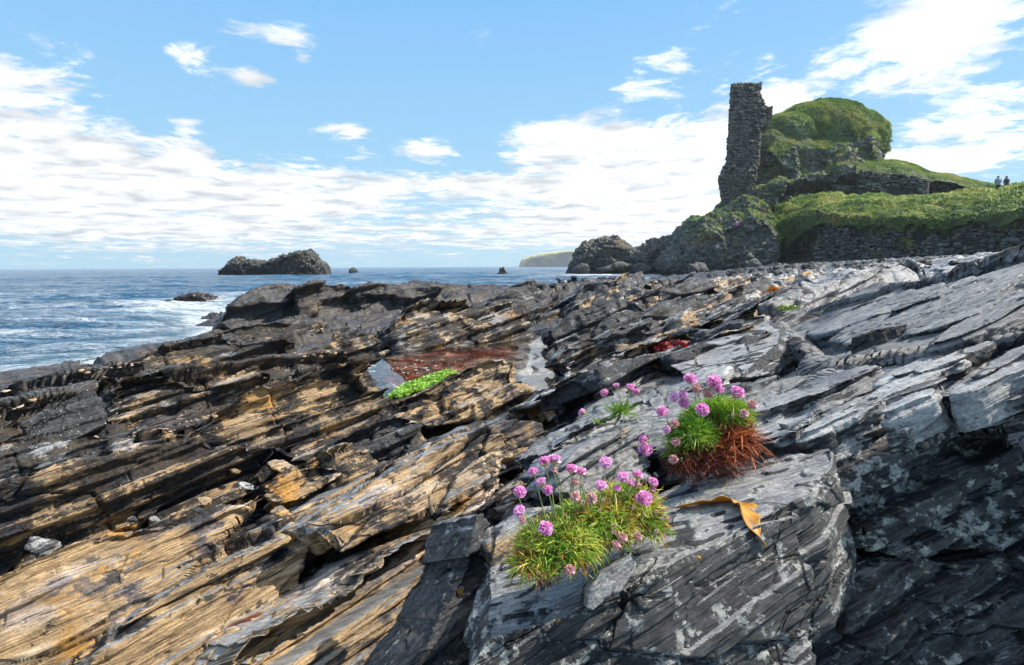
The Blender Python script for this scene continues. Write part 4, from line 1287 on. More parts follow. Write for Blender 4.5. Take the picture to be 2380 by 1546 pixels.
def stone_wall(name, label, p0, p1, top, h=.32, seed=0, thick=.9, mat=None, group=None):
    rg = np.random.default_rng(seed)
    rows, a, o, L = wall_rows(p0, p1, top, rg, h)
    root = bpy.data.objects.new(name, None); scene.collection.objects.link(root)
    root.location = (np.array(p0) + np.array(p1)) / 2
    tag(root, label, 'wall', group)
    V, F, T = stones(rows, rg)
    off = np.array(root.location)
    link("stone_facing", np_mesh("stone_facing", V, F, mat, dict(tint=T), smooth=False, origin=off), root)
    # the earth packed core behind the facing
    n = 40; fr, bk = [], []
    for i in range(n + 1):
        t = i / n; q = np.array(p0) + (np.array(p1) - np.array(p0)) * t
        fr.append((q - o * .08, top(t) - .12)); bk.append((q - o * thick, top(t) - .12))
    v = []
    for q, tt in fr: v += [q + (0, 0, -1.5), q + (0, 0, max(tt, .05))]
    for q, tt in bk: v += [q + (0, 0, -1.5), q + (0, 0, max(tt, .05))]
    m = 2 * (n + 1); f = []
    for i in range(n):
        k = 2 * i
        f += [(k, k + 2, k + 3, k + 1), (m + k + 1, m + k + 3, m + k + 2, m + k), (k + 1, k + 3, m + k + 3, m + k + 1)]
    f += [(0, 1, m + 1, m), (m - 2, 2 * m - 2, 2 * m - 1, m - 1)]
    link("core", np_mesh("core", np.array(v), np.array(f), MORTAR, None, smooth=False, origin=off), root)
    return root


def surface_rows(rows, nu=240, nv=40, noise=.25, seed=0):
    """smooth sheet through rows of (px, py, depth) points"""
    R_ = []
    for r_ in rows:
        r_ = np.array(r_, float); p = at(r_[:, 0], r_[:, 1], r_[:, 2])
        s = np.linspace(0, 1, len(p)); u = np.linspace(0, 1, nu)
        R_.append(np.stack([np.interp(u, s, p[:, k]) for k in range(3)], -1))
    R_ = np.array(R_)
    t = np.linspace(0, len(rows) - 1, nv); i = np.minimum(t.astype(int), len(rows) - 2); w = (t - i)[:, None, None]
    P_ = R_[i] * (1 - w) + R_[i + 1] * w
    v = P_.reshape(-1, 3)
    v = v + np.stack([v[:, 0] * 0, v[:, 0] * 0, noise * (fbm(v * .8 + seed, 4) + .5 * fbm(v * .25 + seed, 2))], -1)
    return v, grid_faces(nv, nu)


def build_far():
    global CRAG, MORTAR, GRASS
    CRAG = crag_mat()
    SEAROCK = crag_mat("sea_rock", False, (0.022, 0.023, 0.025), (0.12, 0.115, 0.105))
    MORTAR = simple_mat("wall_core", (0.035, 0.037, 0.032), .9, .5, 3)
    WALL = tint_mat("wall_stone", [(0.03, 0.034, 0.033), (0.07, 0.075, 0.068), (0.11, 0.115, 0.10), (0.18, 0.18, 0.155), (0.07, 0.085, 0.055)], .85)
    TOWER = tint_mat("tower_stone", [(0.06, 0.06, 0.06), (0.085, 0.083, 0.08), (0.12, 0.115, 0.10), (0.16, 0.145, 0.12)], .85)
    GRASS = tint_mat("grass_blades", [(0.03, 0.085, 0.010), (0.085, 0.18, 0.020), (0.16, 0.25, 0.034), (0.29, 0.33, 0.065), (0.38, 0.32, 0.11)], .55, .3)
    TURF = simple_mat("turf", (0.055, 0.085, 0.018), .9, .5, 1.2)
    EARTH = simple_mat("bank_earth", (0.04, 0.042, 0.026), .9, .5, 1.0)

    # headland on the horizon
    prof = [(1205, 616), (1212, 604), (1225, 598), (1245, 594), (1262, 590), (1290, 586), (1320, 583), (1345, 587), (1375, 592), (1450, 600), (1500, 616)]
    HEAD, b, bs = new_mat("headland_turf")
    geo = b.new('ShaderNodeNewGeometry'); up = b.sep(geo.outputs['Normal'])[2]
    n = b.noise(geo.outputs['Position'], .02, 7, .65)
    b.l.new(b.mix(b.ss(b.m('ADD', up, b.m('MULTIPLY', n, .6)), .30, .62), (0.20, 0.16, 0.12), b.mix(b.ss(n, .4, .6), (0.36, 0.32, 0.12), (0.56, 0.46, 0.20))), bs.inputs['Base Color'])
    bs.inputs['Roughness'].default_value = .9
    d = 1500.0
    v, f = remesh([loft([(a, min(c, 617)) for a, c in prof] , d, 500, .94, .9, 130, foot=-6)], 4.0)
    v = v + vnormals(v, f) * (fbm(v / 60, 5) * 5)[:, None]
    tag(link("headland", np_mesh("headland", v, f, HEAD)), "far headland with sunlit yellow turf above low cliffs", None, None, 'structure')

    # islet and the rocks awash
    isl = [(504, 637), (508, 629), (525, 624), (535, 612), (548, 606), (572, 604), (585, 604), (605, 611), (628, 607), (650, 602), (672, 592), (700, 587), (710, 584), (717, 592), (733, 606), (737, 616), (737, 637)]
    far_rock("islet", "dark rocky islet with a ragged peaked crest out at sea", [loft(isl, 118, 9, .86, .9, 2.5, foot=-1)], 4.2, .10, .5, 1.3, 1.9, None, SEAROCK, 'islet')
    sm = [(733, 632), (738, 612), (748, 606), (757, 616), (765, 628), (764, 633)]
    far_rock("sea_rock", "low pointed rock tapering off the right end of the islet", [loft(sm, 124, 3, .8, .9, .8, foot=-1)], 1.6, .09, .5, 2.1, 1, "rocks awash in the sea", SEAROCK)
    for lab, poly, dd in (("dark red brown rock awash in white surf", [(398, 702), (404, 692), (425, 684), (455, 682), (475, 686), (492, 692), (515, 697), (520, 702)], 23),
                          ("low brown rock barely above the surf", [(325, 708), (345, 704), (375, 700), (398, 698), (402, 704)], 21),
                          ("small lone rock far out in front of the headland", [(1155, 630), (1160, 623), (1170, 621), (1182, 625), (1192, 630)], 120),
                          ("tiny rock tip beyond the islet", [(806, 632), (812, 627), (820, 626), (826, 632)], 150)):
        far_rock("sea_rock", lab, [loft(poly, dd, dd * .03, .8, .9, dd * .012, foot=-.5)], dd * .04, max(.03, dd * .0008), .3, dd, 1.0, "rocks awash in the sea", ROCKRED if dd < 30 else SEAROCK)

    # sea stacks left of the castle
    s1 = [(1312, 633), (1330, 615), (1345, 590), (1362, 561), (1370, 566), (1378, 560), (1390, 553), (1410, 548), (1440, 551), (1455, 562), (1470, 574), (1480, 592), (1492, 606), (1490, 634)]
    far_rock("sea_stack", "jagged spiky sea stack standing nearest the open water", [loft(s1, 92, 9, .72, .9, 3.5, foot=-1)], 5.5, .13, .4, 3.3, 1.4, "sea stacks under the castle", CRAGDARK())
    s2 = [(1462, 634), (1470, 600), (1490, 576), (1505, 562), (1522, 556), (1545, 550), (1570, 552), (1585, 570), (1600, 600), (1600, 636)]
    far_rock("sea_stack", "rounded dark sea stack between the spiky stack and the castle crag", [loft(s2, 88, 8, .75, .9, 3.0, foot=-1)], 5.0, .13, .4, 5.1, 1.2, "sea stacks under the castle", CRAGDARK())

    # the crag that carries the castle
    body = [(1692, 640), (1680, 560), (1692, 480), (1715, 440), (1738, 400), (1752, 330), (1790, 300), (1850, 320), (1950, 330), (2030, 330), (2046, 350), (2040, 368), (2012, 385), (2005, 440), (1998, 480), (1960, 560), (1940, 640)]
    dome = at(1906, 348, 88)
    k = 87 / FPX
    prims = [loft(body, 81, 10, .92, .9, 1.2, foot=.2), ellipsoid(dome, 143 * k, 7.2, 110 * k), ellipsoid(at(1905, 395, 86), 142 * k, 6.2, 75 * k), ellipsoid(at(1975, 330, 88), 72 * k, 6, 68 * k), ellipsoid(at(1820, 330, 86), 72 * k, 5.5, 62 * k)]
    rgc = np.random.default_rng(12)
    for px, py, dd, rx, ry, rz in ((1880, 415, 80, 80, 3.2, 55), (1968, 395, 79, 52, 3.4, 42), (1775, 455, 79, 70, 2.8, 50), (1830, 560, 78, 70, 3.5, 80), (1935, 470, 79.5, 60, 3, 50), (1800, 385, 81, 55, 2.8, 55), (1725, 520, 79, 50, 2.5, 60), (1760, 330, 82.5, 32, 2.0, 60), (2010, 350, 82, 42, 3.4, 36), (1840, 480, 78.5, 50, 2.6, 40)):
        c = at(px, py, dd); pts = rgc.normal(0, 1, (15, 3)); pts /= np.linalg.norm(pts, axis=1, keepdims=True)
        prims.append(hull([tuple(c + q * np.array((rx * dd / FPX, ry, rz * dd / FPX)) * (.9 + .25 * rgc.random())) for q in pts]))
    ztop = dome[2] + 1.2
    # the turf reaches down to an uneven line across the face of the crag
    lx = np.array([1760, 1800, 1850, 1880, 1920, 1960, 2000, 2030, 2060]); lyy = np.array([345, 372, 352, 350, 352, 345, 330, 318, 340])
    lw = np.stack([at(a_, b_, 81) for a_, b_ in zip(lx, lyy)])
    def on_dome(c, n_):
        s_ = c[:, 0] * 81 / c[:, 1]
        lim = np.interp(s_, lw[:, 0] * 81 / lw[:, 1], lw[:, 2]) + 1.5 * fbm(c * .45, 4)
        return sstep(c[:, 2] - lim, -.2, .5) * (n_[:, 2] > -.25)
    o, v, f = far_rock("castle_crag", "tall rock crag with a domed grass top that carries the ruined tower", prims, 9.0, .17, .15, 7.7, 1.0, None, CRAG, 'crag', calm=on_dome)
    nrm = vnormals(v, f)
    p, n_ = scatter(v, f, 70000, on_dome, 1)
    blades("grass", "thick rough grass over the dome of the crag", p, n_, .42, GRASS, .05, 1.0, 1)
    def ledge(c, n_):
        q = (fbm(c * .35 + 4, 3) > -.05) & (n_[:, 2] > .30) & (c[:, 2] > 4.5) & (c[:, 2] < ztop - 2)
        return q.astype(float)
    p, n_ = scatter(v, f, 12000, ledge, 2)
    blades("grass", "tufts of grass on the ledges of the crag", p, n_, .55, GRASS, .07, .9, 2)

    # outcrop in front, grass capped
    oc = [(1552, 632), (1558, 600), (1580, 560), (1598, 524), (1612, 510), (1640, 500), (1672, 490), (1702, 474), (1728, 455), (1760, 470), (1795, 500), (1808, 530), (1812, 560), (1806, 600), (1796, 640)]
    o, v, f = far_rock("rock_outcrop", "bulky grey outcrop with a grassy shoulder below the tower", [loft(oc, 72, 8, .74, .95, 3.5, foot=.1)], 6.0, .13, .2, 9.2, 1.1, None, CRAG, 'outcrop', .6)
    c0 = at(1740, 500, 72)
    def cap(c, n_):
        lim = c0[2] - .8 + .22 * (c[:, 0] - c0[0]) * (c[:, 0] < c0[0])
        return ((c[:, 2] > lim + .8 * fbm(c * .5, 2)) & (n_[:, 2] > .28)) * 1.0 + ((c[:, 0] > c0[0] + 1.5) & (c[:, 2] > c0[2] - 3.5) & (n_[:, 2] > .15)) * 1.0
    p, n_ = scatter(v, f, 11000, cap, 3)
    blades("grass", "yellow green grass on the shoulder of the outcrop", p, n_, .42, GRASS, .06, .9, 3)

    # ruined tower
    d = 79.0
    out = [(1690, 478), (1682, 470), (1677, 440), (1672, 412), (1684, 390), (1691, 376), (1697, 300), (1703, 193), (1722, 190), (1770, 191), (1767, 212), (1775, 230), (1781, 247), (1797, 246), (1796, 268), (1788, 284), (1770, 300), (1768, 340), (1760, 400), (1745, 478)]
    op = np.array(out, float); fr = at_y(op[:, 0], op[:, 1], d)
    root = bpy.data.objects.new("ruined_tower", None); scene.collection.objects.link(root)
    root.location = at_y(1715, 478, d)
    tag(root, "tall broken stone tower stump of a ruined castle on the crag", 'tower')
    off = np.array(root.location)
    v, f = remesh([prism(fr, fr + np.array((1.15, 3.0, 0)))], .11)
    nn = vnormals(v, f)
    v = craggy(v, nn, 2.4, 1.7, .8); v = craggy(v, nn, .8, 4.7, .8)
    link("rubble_core", np_mesh("rubble_core", v, f, MORTAR2(), None, origin=off), root)
    rg = np.random.default_rng(5); rows = []
    left = [(y, x) for x, y in out[1:8]][::-1]; ly = [q[0] for q in left]; lx = [q[1] for q in left]
    right = out[9:]; ry_ = [q[1] for q in right]; rx_ = [q[0] for q in right]
    a, u, o_ = np.array((1., 0, 0)), np.array((0, 0, 1.)), np.array((0, -1., 0))
    RAD = np.array((.358, .934, 0)); SIDE = np.array((.934, -.358, 0))
    py = 476.0
    while py > 199:
        hh = (.10 + .26 * rg.random() ** 1.3) * FPX / d
        xl, xr = np.interp(py - hh / 2, ly, lx), np.interp(py - hh / 2, ry_, rx_) - 2 - 5 * rg.random()
        xr = min(xr, 1778) if py > 245 else xr
        xl += 3.5 * fbm(np.array([[py * .06, 1.0, 5.0]]), 3)[0]; xr += 6 * fbm(np.array([[py * .05, 7.0, 5.0]]), 3)[0]
        s = xl
        while s < xr:
            l = (.22 + .5 * rg.random()) * FPX / d
            l = min(l, xr - s + 1.5)
            if l > 2.0 and rg.random() > .05 and fbm(np.array([[s * .045, py * .03, 2.0]]), 3)[0] < .24:
                c = at_y(s + l / 2, py - hh / 2, d); c[1] = d - .03 + rg.normal(0, .10)
                rows.append((c, a, u, o_, l * d / FPX * .97, hh * d / FPX * .95))
            s += l
        # the return of the wall on the seaward side
        yy = 0.0
        while yy < 2.6:
            l = .35 + .5 * rg.random(); c = at_y(xl, py - hh / 2, d) + RAD * (yy + l / 2) - SIDE * (.05 + rg.normal(0, .04))
            rows.append((c, RAD, u, -SIDE, l * .9, hh * d / FPX * .86)); yy += l
        py -= hh
    V, F, T = stones(rows, rg, .42)
    link("masonry", np_mesh("masonry", V, F, TOWER, dict(tint=T), smooth=False, origin=off), root)

    # retaining wall and the grass bank above it
    xs = [1895, 1990, 2100, 2200, 2300, 2460]; base = [604, 603, 600, 596, 592, 586]; dep = [66, 63, 58, 53, 48, 42]; top = [506, 516, 518, 512, 508, 505]
    for i in range(len(xs) - 1):
        pass
    p0, p1 = at(1895, 608, 66), at(2480, 588, 42)
    p0[2] -= .8; p1[2] -= .4
    p1 = p0 + (p1 - p0) * 1.45          # it runs on beyond the picture
    Lw = p1 - p0
    def th(t):
        q = p0 + Lw * t; w_ = (q - EYEV) @ _M; dd = -w_[2]; px = 1190 + w_[0] / dd * FPX
        ty = np.interp(px, [1890, 1930, 1990, 2060, 2150, 2250, 2330, 2480, 3300], [488, 502, 510, 510, 514, 505, 500, 493, 440])
        return at(px, ty, dd)[2] - q[2]
    stone_wall("retaining_wall", "long dry stone retaining wall beneath the grass bank", p0, p1, th, .23, 3, 1.2, WALL, "castle walls")
    # weeds hanging down the wall in patches
    rgw = np.random.default_rng(44); t_ = rgw.random(9000); hz = rgw.random(9000) ** .7
    q_ = p0 + Lw * t_[:, None]; top_ = np.array([th(x) for x in np.linspace(0, 1, 60)]); tt_ = np.interp(t_, np.linspace(0, 1, 60), top_)
    q_ = q_ + np.stack([np.full(9000, -.18), np.full(9000, -.30), hz * tt_], -1)
    keep = fbm(q_ * np.array((.35, .35, .8)) + 2, 3) + (hz - .8) * .5 > .02
    blades("grass", "weeds and grass hanging down the retaining wall in patches", q_[keep], np.tile(np.array((-.3, -.8, .3)), (keep.sum(), 1)), .4, GRASS, .06, 1.6, 9)
    X = [1800, 1860, 1910, 1960, 2020, 2080, 2140, 2200, 2260, 2320, 2380, 2480, 2700, 3000]
    rx_ = ray(np.array(X, float), np.full(len(X), 530.0)); sx_ = rx_[:, 0] / rx_[:, 1]
    D0 = (p0[1] - p0[0] * Lw[1] / Lw[0]) / (1 - sx_ * Lw[1] / Lw[0]) / rx_[:, 1]
    r0 = [(x, y, dd - .75) for x, y, dd in zip(X, [570, 552, 516, 530, 520, 538, 524, 536, 514, 530, 508, 514, 500, 480], D0)]
    r1 = [(x, y, dd - .45) for x, y, dd in zip(X, [520, 505, 496, 500, 504, 506, 508, 505, 500, 496, 490, 482, 462, 440], D0)]
    r2 = [(x, y, dd + 4.0) for x, y, dd in zip(X, [480, 474, 466, 470, 468, 472, 470, 464, 460, 455, 446, 436, 405, 370], D0)]
    r3 = [(x, y, dd + 8.5) for x, y, dd in zip(X, [465, 462, 455, 459, 456, 462, 461, 455, 450, 444, 431, 420, 385, 340], D0)]
    r4 = [(x, y + 4, dd + 14) for x, y, dd in zip(X, [465, 462, 455, 459, 456, 462, 461, 455, 446, 440, 430, 420, 385, 340], D0)]
    v, f = surface_rows([r0, r1, r2, r3, r4], 320, 60, .65)
    if vnormals(v, f)[:, 2].mean() < 0: f = f[:, ::-1]
    tag(link("grass_bank", np_mesh("grass_bank", v, f, TURF)), "grassy bank above the long retaining wall", None, None, 'structure')
    p, n_ = scatter(v, f, 72000, lambda c, n__: np.ones(len(c)), 4)
    blades("grass", "long wind combed grass on the bank above the wall", p, n_ * .5 + np.array((-.1, -.4, .5)), .85, GRASS, .055, 1.2, 4)

    # wall under the upper terrace, its grass, and the broken wall beyond
    def upper(nm, lab, x0, x1, yb, yt, dd0, dd1, hgt, seed):
        q0, q1 = at(x0, yb[0], dd0), at(x1, yb[1], dd1)
        def t_(t):
            q = q0 + (q1 - q0) * t; px = np.interp(t, (0, 1), (x0, x1)); dd = np.interp(t, (0, 1), (dd0, dd1))
            return at(px, np.interp(px, *yt), dd)[2] - q[2]
        stone_wall(nm, lab, q0, q1, t_, hgt, seed, 1.5, WALL, "castle walls")
    upper("terrace_wall", "pale stone wall under the bright grass terrace right of the crag", 1995, 2158, (470, 472), ([1990, 2050, 2110, 2160], [396, 402, 408, 420]), 74, 72, .24, 6)
    upper("broken_wall", "low broken wall end further right along the ridge", 2158, 2320, (468, 455), ([2155, 2165, 2200, 2240, 2280, 2320], [420, 408, 412, 425, 435, 442]), 75, 76, .24, 8)
    X = [1990, 2010, 2040, 2070, 2100, 2130, 2155, 2175, 2210, 2250, 2300, 2340, 2400]
    D0 = np.interp(X, [1990, 2158, 2400], [73.6, 72.4, 74])
    r0 = [(x, y, dd) for x, y, dd in zip(X, [404, 410, 408, 414, 416, 424, 428, 420, 424, 436, 444, 444, 444], D0)]
    r1 = [(x, y, dd + 1.5) for x, y, dd in zip(X, [386, 388, 388, 392, 396, 402, 410, 410, 412, 424, 434, 438, 440], D0)]
    r2 = [(x, y, dd + 7) for x, y, dd in zip(X, [372, 372, 373, 374, 376, 386, 400, 405, 407, 419, 430, 434, 437], D0)]
    r3 = [(x, y + 6, dd + 13) for x, y, dd in zip(X, [372, 372, 373, 374, 376, 386, 400, 405, 407, 419, 430, 434, 437], D0)]
    v, f = surface_rows([r0, r1, r2, r3], 160, 40, .3, 3)
    if vnormals(v, f)[:, 2].mean() < 0: f = f[:, ::-1]
    tag(link("terrace", np_mesh("terrace", v, f, TURF)), "upper grass terrace and ridge beside the crag", None, None, 'structure')
    p, n_ = scatter(v, f, 14000, lambda c, n__: np.ones(len(c)), 5)
    blades("grass", "bright grass on the upper terrace and ridge", p, n_ * .6 + np.array((-.2, -.3, .5)), .6, GRASS, .06, .9, 5)
    # ground rising behind the bank, so that nothing ends in the air
    r0 = [(1560, 636, 70), (1700, 632, 66), (1900, 610, 63), (2100, 604, 57), (2300, 597, 48), (2500, 588, 40)]
    r1 = [(x, y - 6, d_ + 4) for x, y, d_ in r0]; r2 = [(x, y - 8, d_ + 9) for x, y, d_ in r0]
    v, f = surface_rows([r0, r1, r2], 260, 60, .35, 6)
    if vnormals(v, f)[:, 2].mean() < 0: f = f[:, ::-1]
    tag(link("ground", np_mesh("ground", v, f, EARTH)), "dark stony ground at the foot of the wall", None, None, 'structure')


_m = {}


def CRAGDARK():
    if 'c' not in _m: _m['c'] = crag_mat("stack_rock", False, (0.03, 0.034, 0.034), (0.165, 0.165, 0.15))
    return _m['c']


def MORTAR2():
    if 'm' not in _m: _m['m'] = simple_mat("rubble", (0.11, 0.10, 0.085), .9, .5, 2.2)
    return _m['m']


ROCKRED = simple_mat("wet_brown_rock", (0.055, 0.03, 0.026), .35, .6, 4)


def boulder(name, label, c, sx, sy, sz, vox, seed, group, tan=.1, dark=.4, lich=.2, mat=None, cat='boulder'):
    rg = np.random.default_rng(seed)
    pts = rg.normal(0, 1, (16, 3)); pts /= np.linalg.norm(pts, axis=1, keepdims=True)
    pts *= np.array((sx, sy, sz)) * (.85 + .3 * rg.random((16, 1)))
    a = rg.random() * 1.2 - .6
    M = np.array([[math.cos(a), -math.sin(a), 0], [math.sin(a), math.cos(a), 0], [0, 0, 1]])
    pts = pts @ M.T
    v, f = remesh([hull([tuple(q) for q in pts])], vox)
    v = craggy(v, vnormals(v, f), (sx + sz) * .9, seed * .37, .7)
    c = np.asarray(c)
    n = len(v)
    me = np_mesh(name, v, f, mat or ROCK, dict(tan=np.full(n, tan), dark=np.full(n, dark), lich=np.full(n, lich), pool=np.zeros(n)))
    o = link(name, me); o.location = c
    return tag(o, label, cat, group)


def build_boulders():
    B = "boulders between the shelf and the castle"
    dm = CRAGDARK()
    big = [("large squarish boulder in the white channel below the stacks", 1492, 626, 80, 26, 15), ("boulder half hidden behind the squarish channel boulder", 1448, 622, 86, 28, 16), ("low flat boulder in the channel right of the squarish one", 1552, 630, 78, 18, 8),
           ("pointed boulder where the channel meets the beach", 1622, 626, 66, 26, 18), ("tall boulder below the right of the outcrop", 1745, 616, 58, 22, 19), ("round dark boulder at the mouth of the cave", 1800, 622, 57, 24, 13),
           ("dark wet stack foot rock at the waterline", 1350, 626, 88, 26, 14), ("leaning block at the foot of the spiky stack", 1418, 626, 87, 30, 14), ("dark green boulder standing among the tilted slabs", 1846, 648, 21, 30, 22)]
    for i, (l, px, py, d, w, h) in enumerate(big):
        k = d / FPX
        boulder("boulder", l, at(px, py, d), w * k, w * k * .9, h * k, max(.03, k * 2.4), 20 + i, B, .05, .4, .2, dm)
    rg = np.random.default_rng(77)
    protos = []
    for i in range(6):
        protos.append(boulder("boulder", "grey boulder in the rubble below the stone wall", (0, 0, 0), 1, .9, .72, .085, 50 + i, B, .1, .35, .2, dm))
    used = 0
    for i in range(84):
        px = 1650 + 770 * rg.random(); f_ = rg.random()
        by = np.interp(px, [1650, 1800, 2000, 2200, 2400], [640, 628, 612, 603, 592]); py = by - 3 + 18 * f_ ** 1.4
        d = min(env_hit(px, py), np.interp(px, [1650, 2400], [58, 39]))
        k = d / FPX; s = (6 + 9 * rg.random() ** 1.5) * k
        o = protos[i % 6] if used < 6 else protos[i % 6].copy()
        if used >= 6: scene.collection.objects.link(o)
        used += 1
        o.location = at(px, py, d); o.scale = (s * (1 + .4 * rg.random()), s, s * (.8 + .4 * rg.random())); o.rotation_euler = (0, 0, rg.random() * 6)
        o['label'] = said("grey boulder", px, py, s / k / 9.5)
    # black weed covered rocks at the water's edge
    W = "black rocks at the water's edge"
    wm = simple_mat("weedy_rock", (0.022, 0.02, 0.018), .45, .6, 7)
    protos = []
    for i in range(5):
        protos.append(boulder("weedy_rock", "black weed covered rock by the channel below the stacks", (0, 0, 0), 1, .9, .62, .09, 80 + i, W, 0, .9, 0, wm, 'rock'))
    for i in range(46):
        px = 1275 + 270 * rg.random(); f_ = rg.random()
        py = 643 + 24 * f_ + 4 * rg.random(); d = min(env_hit(px, py), 50)
        k = d / FPX; s = (6 + 9 * rg.random()) * k
        o = protos[i % 5] if i < 5 else protos[i % 5].copy()
        if i >= 5: scene.collection.objects.link(o)
        o.location = at(px, py, d); o.scale = (s * 1.25, s, s); o.rotation_euler = (0, 0, rg.random() * 6)
        o['label'] = said("black weedy rock", px, py, s / k / 10.5)
# ---------------------------------------------------------------- rock pools
POOL_Z = 0.40
_pp = lambda pts: on_plane(np.array(pts, float)[:, 0], np.array(pts, float)[:, 1], np.array((0, 0, POOL_Z)), np.array((0, 0, 1.0)))
RED_POOL = [(868, 858), (895, 838), (920, 820), (1000, 808), (1100, 802), (1195, 797), (1210, 815), (1192, 832), (1130, 835), (1060, 872), (1000, 900), (915, 922), (905, 905), (880, 880)]
WHITE_POOL = [(1205, 772), (1245, 770), (1278, 795), (1262, 830), (1288, 860), (1264, 898), (1212, 904), (1200, 850), (1192, 810)]
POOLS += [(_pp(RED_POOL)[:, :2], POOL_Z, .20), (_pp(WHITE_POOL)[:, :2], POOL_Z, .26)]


def build_pools():
    p = _pp(RED_POOL + WHITE_POOL + [(1180, 905), (1000, 930)]); h = hull2(p[:, :2]); c = h.mean(0); h = c + (h - c) * 1.06
    n = len(h)
    V = np.concatenate([[[c[0], c[1], POOL_Z]], np.concatenate([h, np.full((n, 1), POOL_Z)], 1)])
    me = np_mesh("tide_pool_water", V, np.array([(0, 1 + i, 1 + (i + 1) % n) for i in range(n)]), STILL, smooth=False)
    if me.polygons[0].normal.z < 0: me.flip_normals()
    tag(link("tide_pool_water", me), "still rock pool, red brown over weed and mirror bright at its right arm", None, None, 'structure')
    # flecks of froth adrift on the pool
    rg = np.random.default_rng(8); FRO = simple_mat("froth", (0.75, 0.76, 0.76), .6, .1); V, F = [], []
    c0 = _pp([(980, 862)])[0]
    for i in range(80):
        a, d_ = rg.random() * 6.28, rg.random() ** .6; q = c0 + np.array((math.cos(a) * .75 * d_, math.sin(a) * .85 * d_, .003)); r_ = .006 + .014 * rg.random() ** 2
        V += [q + np.array((math.cos(k * 1.047) * r_, math.sin(k * 1.047) * r_, .002 * (k % 2))) for k in range(6)]; F.append(list(range(6 * i, 6 * i + 6)))
    tag(link("froth", np_mesh("froth", np.array(V), np.array(F), FRO)), "white froth flecks adrift on the red pool", None, None, 'stuff')
    # bright green weed along the near rim of the red pool
    al = _pp([(904, 926), (925, 902), (975, 882), (1035, 862), (1062, 866), (1030, 884), (985, 904), (930, 924)])
    rg = np.random.default_rng(3); lo, hi = al.min(0), al.max(0)
    pts = rg.random((18000, 2)) * (hi - lo)[:2] + lo[:2]
    sd = sdf_poly(pts[:, 0], pts[:, 1], al[:, :2]) + .06 * fbm(np.stack([pts[:, 0] * 5, pts[:, 1] * 5, pts[:, 0] * 0], -1), 3)
    pts = pts[sd > 0][:8000]; n = len(pts)
    z = POOL_Z + .006 + .018 * rg.random(n) * (.5 + fbm(np.stack([pts[:, 0] * 4, pts[:, 1] * 4, pts[:, 0] * 0], -1), 2))
    a = rg.random(n) * 6.28; r_ = .008 + .018 * rg.random(n); tl = rg.normal(0, .45, n)
    c = np.stack([pts[:, 0], pts[:, 1], z], -1)
    V = np.stack([c + np.stack([np.cos(a + k) * r_, np.sin(a + k) * r_, np.sin(a * 3 + k) * r_ * tl], -1) for k in (0, 1.6, 3.1, 4.7)], 1).reshape(-1, 3)
    F = np.arange(n * 4).reshape(n, 4)
    m = tint_mat("green_weed", [(0.07, 0.16, 0.012), (0.20, 0.40, 0.03), (0.36, 0.58, 0.06)], .45, .25)
    tag(link("green_algae", np_mesh("green_algae", V, F, m, dict(tint=np.repeat(rg.random(n), 4)))), "bright green algae floating along the near rim of the red pool", None, None, 'stuff')


# ---------------------------------------------------------------- weed
def ribbon(name, label, pts, widths, mat, twist=None, ruffle=.15, parent=None, cat='seaweed', group=None, seed=0, thick=.0012, cup=.1):
    """a strap of weed along world points"""
    pts = np.array(pts, float); n0 = len(pts); s = np.linspace(0, 1, n0); n = 40
    u = np.linspace(0, 1, n)
    P = np.stack([np.interp(u, s, pts[:, k]) for k in range(3)], -1)
    for _ in range(4): P[1:-1] = (P[:-2] + 2 * P[1:-1] + P[2:]) / 4
    W = np.interp(u, s, widths); T = np.gradient(P, axis=0); T /= np.linalg.norm(T, axis=1, keepdims=True)
    side = np.cross(T, np.array((0, 0, 1.0))); side /= np.linalg.norm(side, axis=1, keepdims=True) + 1e-9
    up = np.cross(side, T)
    tw = np.interp(u, s, twist) if twist is not None else np.zeros(n)
    A = side * np.cos(tw)[:, None] + up * np.sin(tw)[:, None]; Bn = np.cross(A, T)
    m = 9; V = []
    for j in range(m):
        t = j / (m - 1) * 2 - 1
        w = W * ruffle * (np.sin(u * 26 + seed + 1.7 * t) * abs(t) ** 1.5 + .6 * np.sin(u * 47 + seed * 2) * t)
        V.append(P + A * (W * t * .5)[:, None] + Bn * (w + W * cup * (t * t))[:, None])
    V = np.stack(V, 1).reshape(-1, 3)
    F = grid_faces(n, m)
    org = P.mean(0)
    me = np_mesh(name, V, F, mat, dict(tint=np.clip(.5 + .6 * fbm(V * 60 + seed, 3), 0, 1)), origin=org)
    o = link(name, me, parent); o.location = org
    md = o.modifiers.new("thick", 'SOLIDIFY'); md.thickness = thick; md.offset = 0
    if parent is None: tag(o, label, cat, group)
    return o


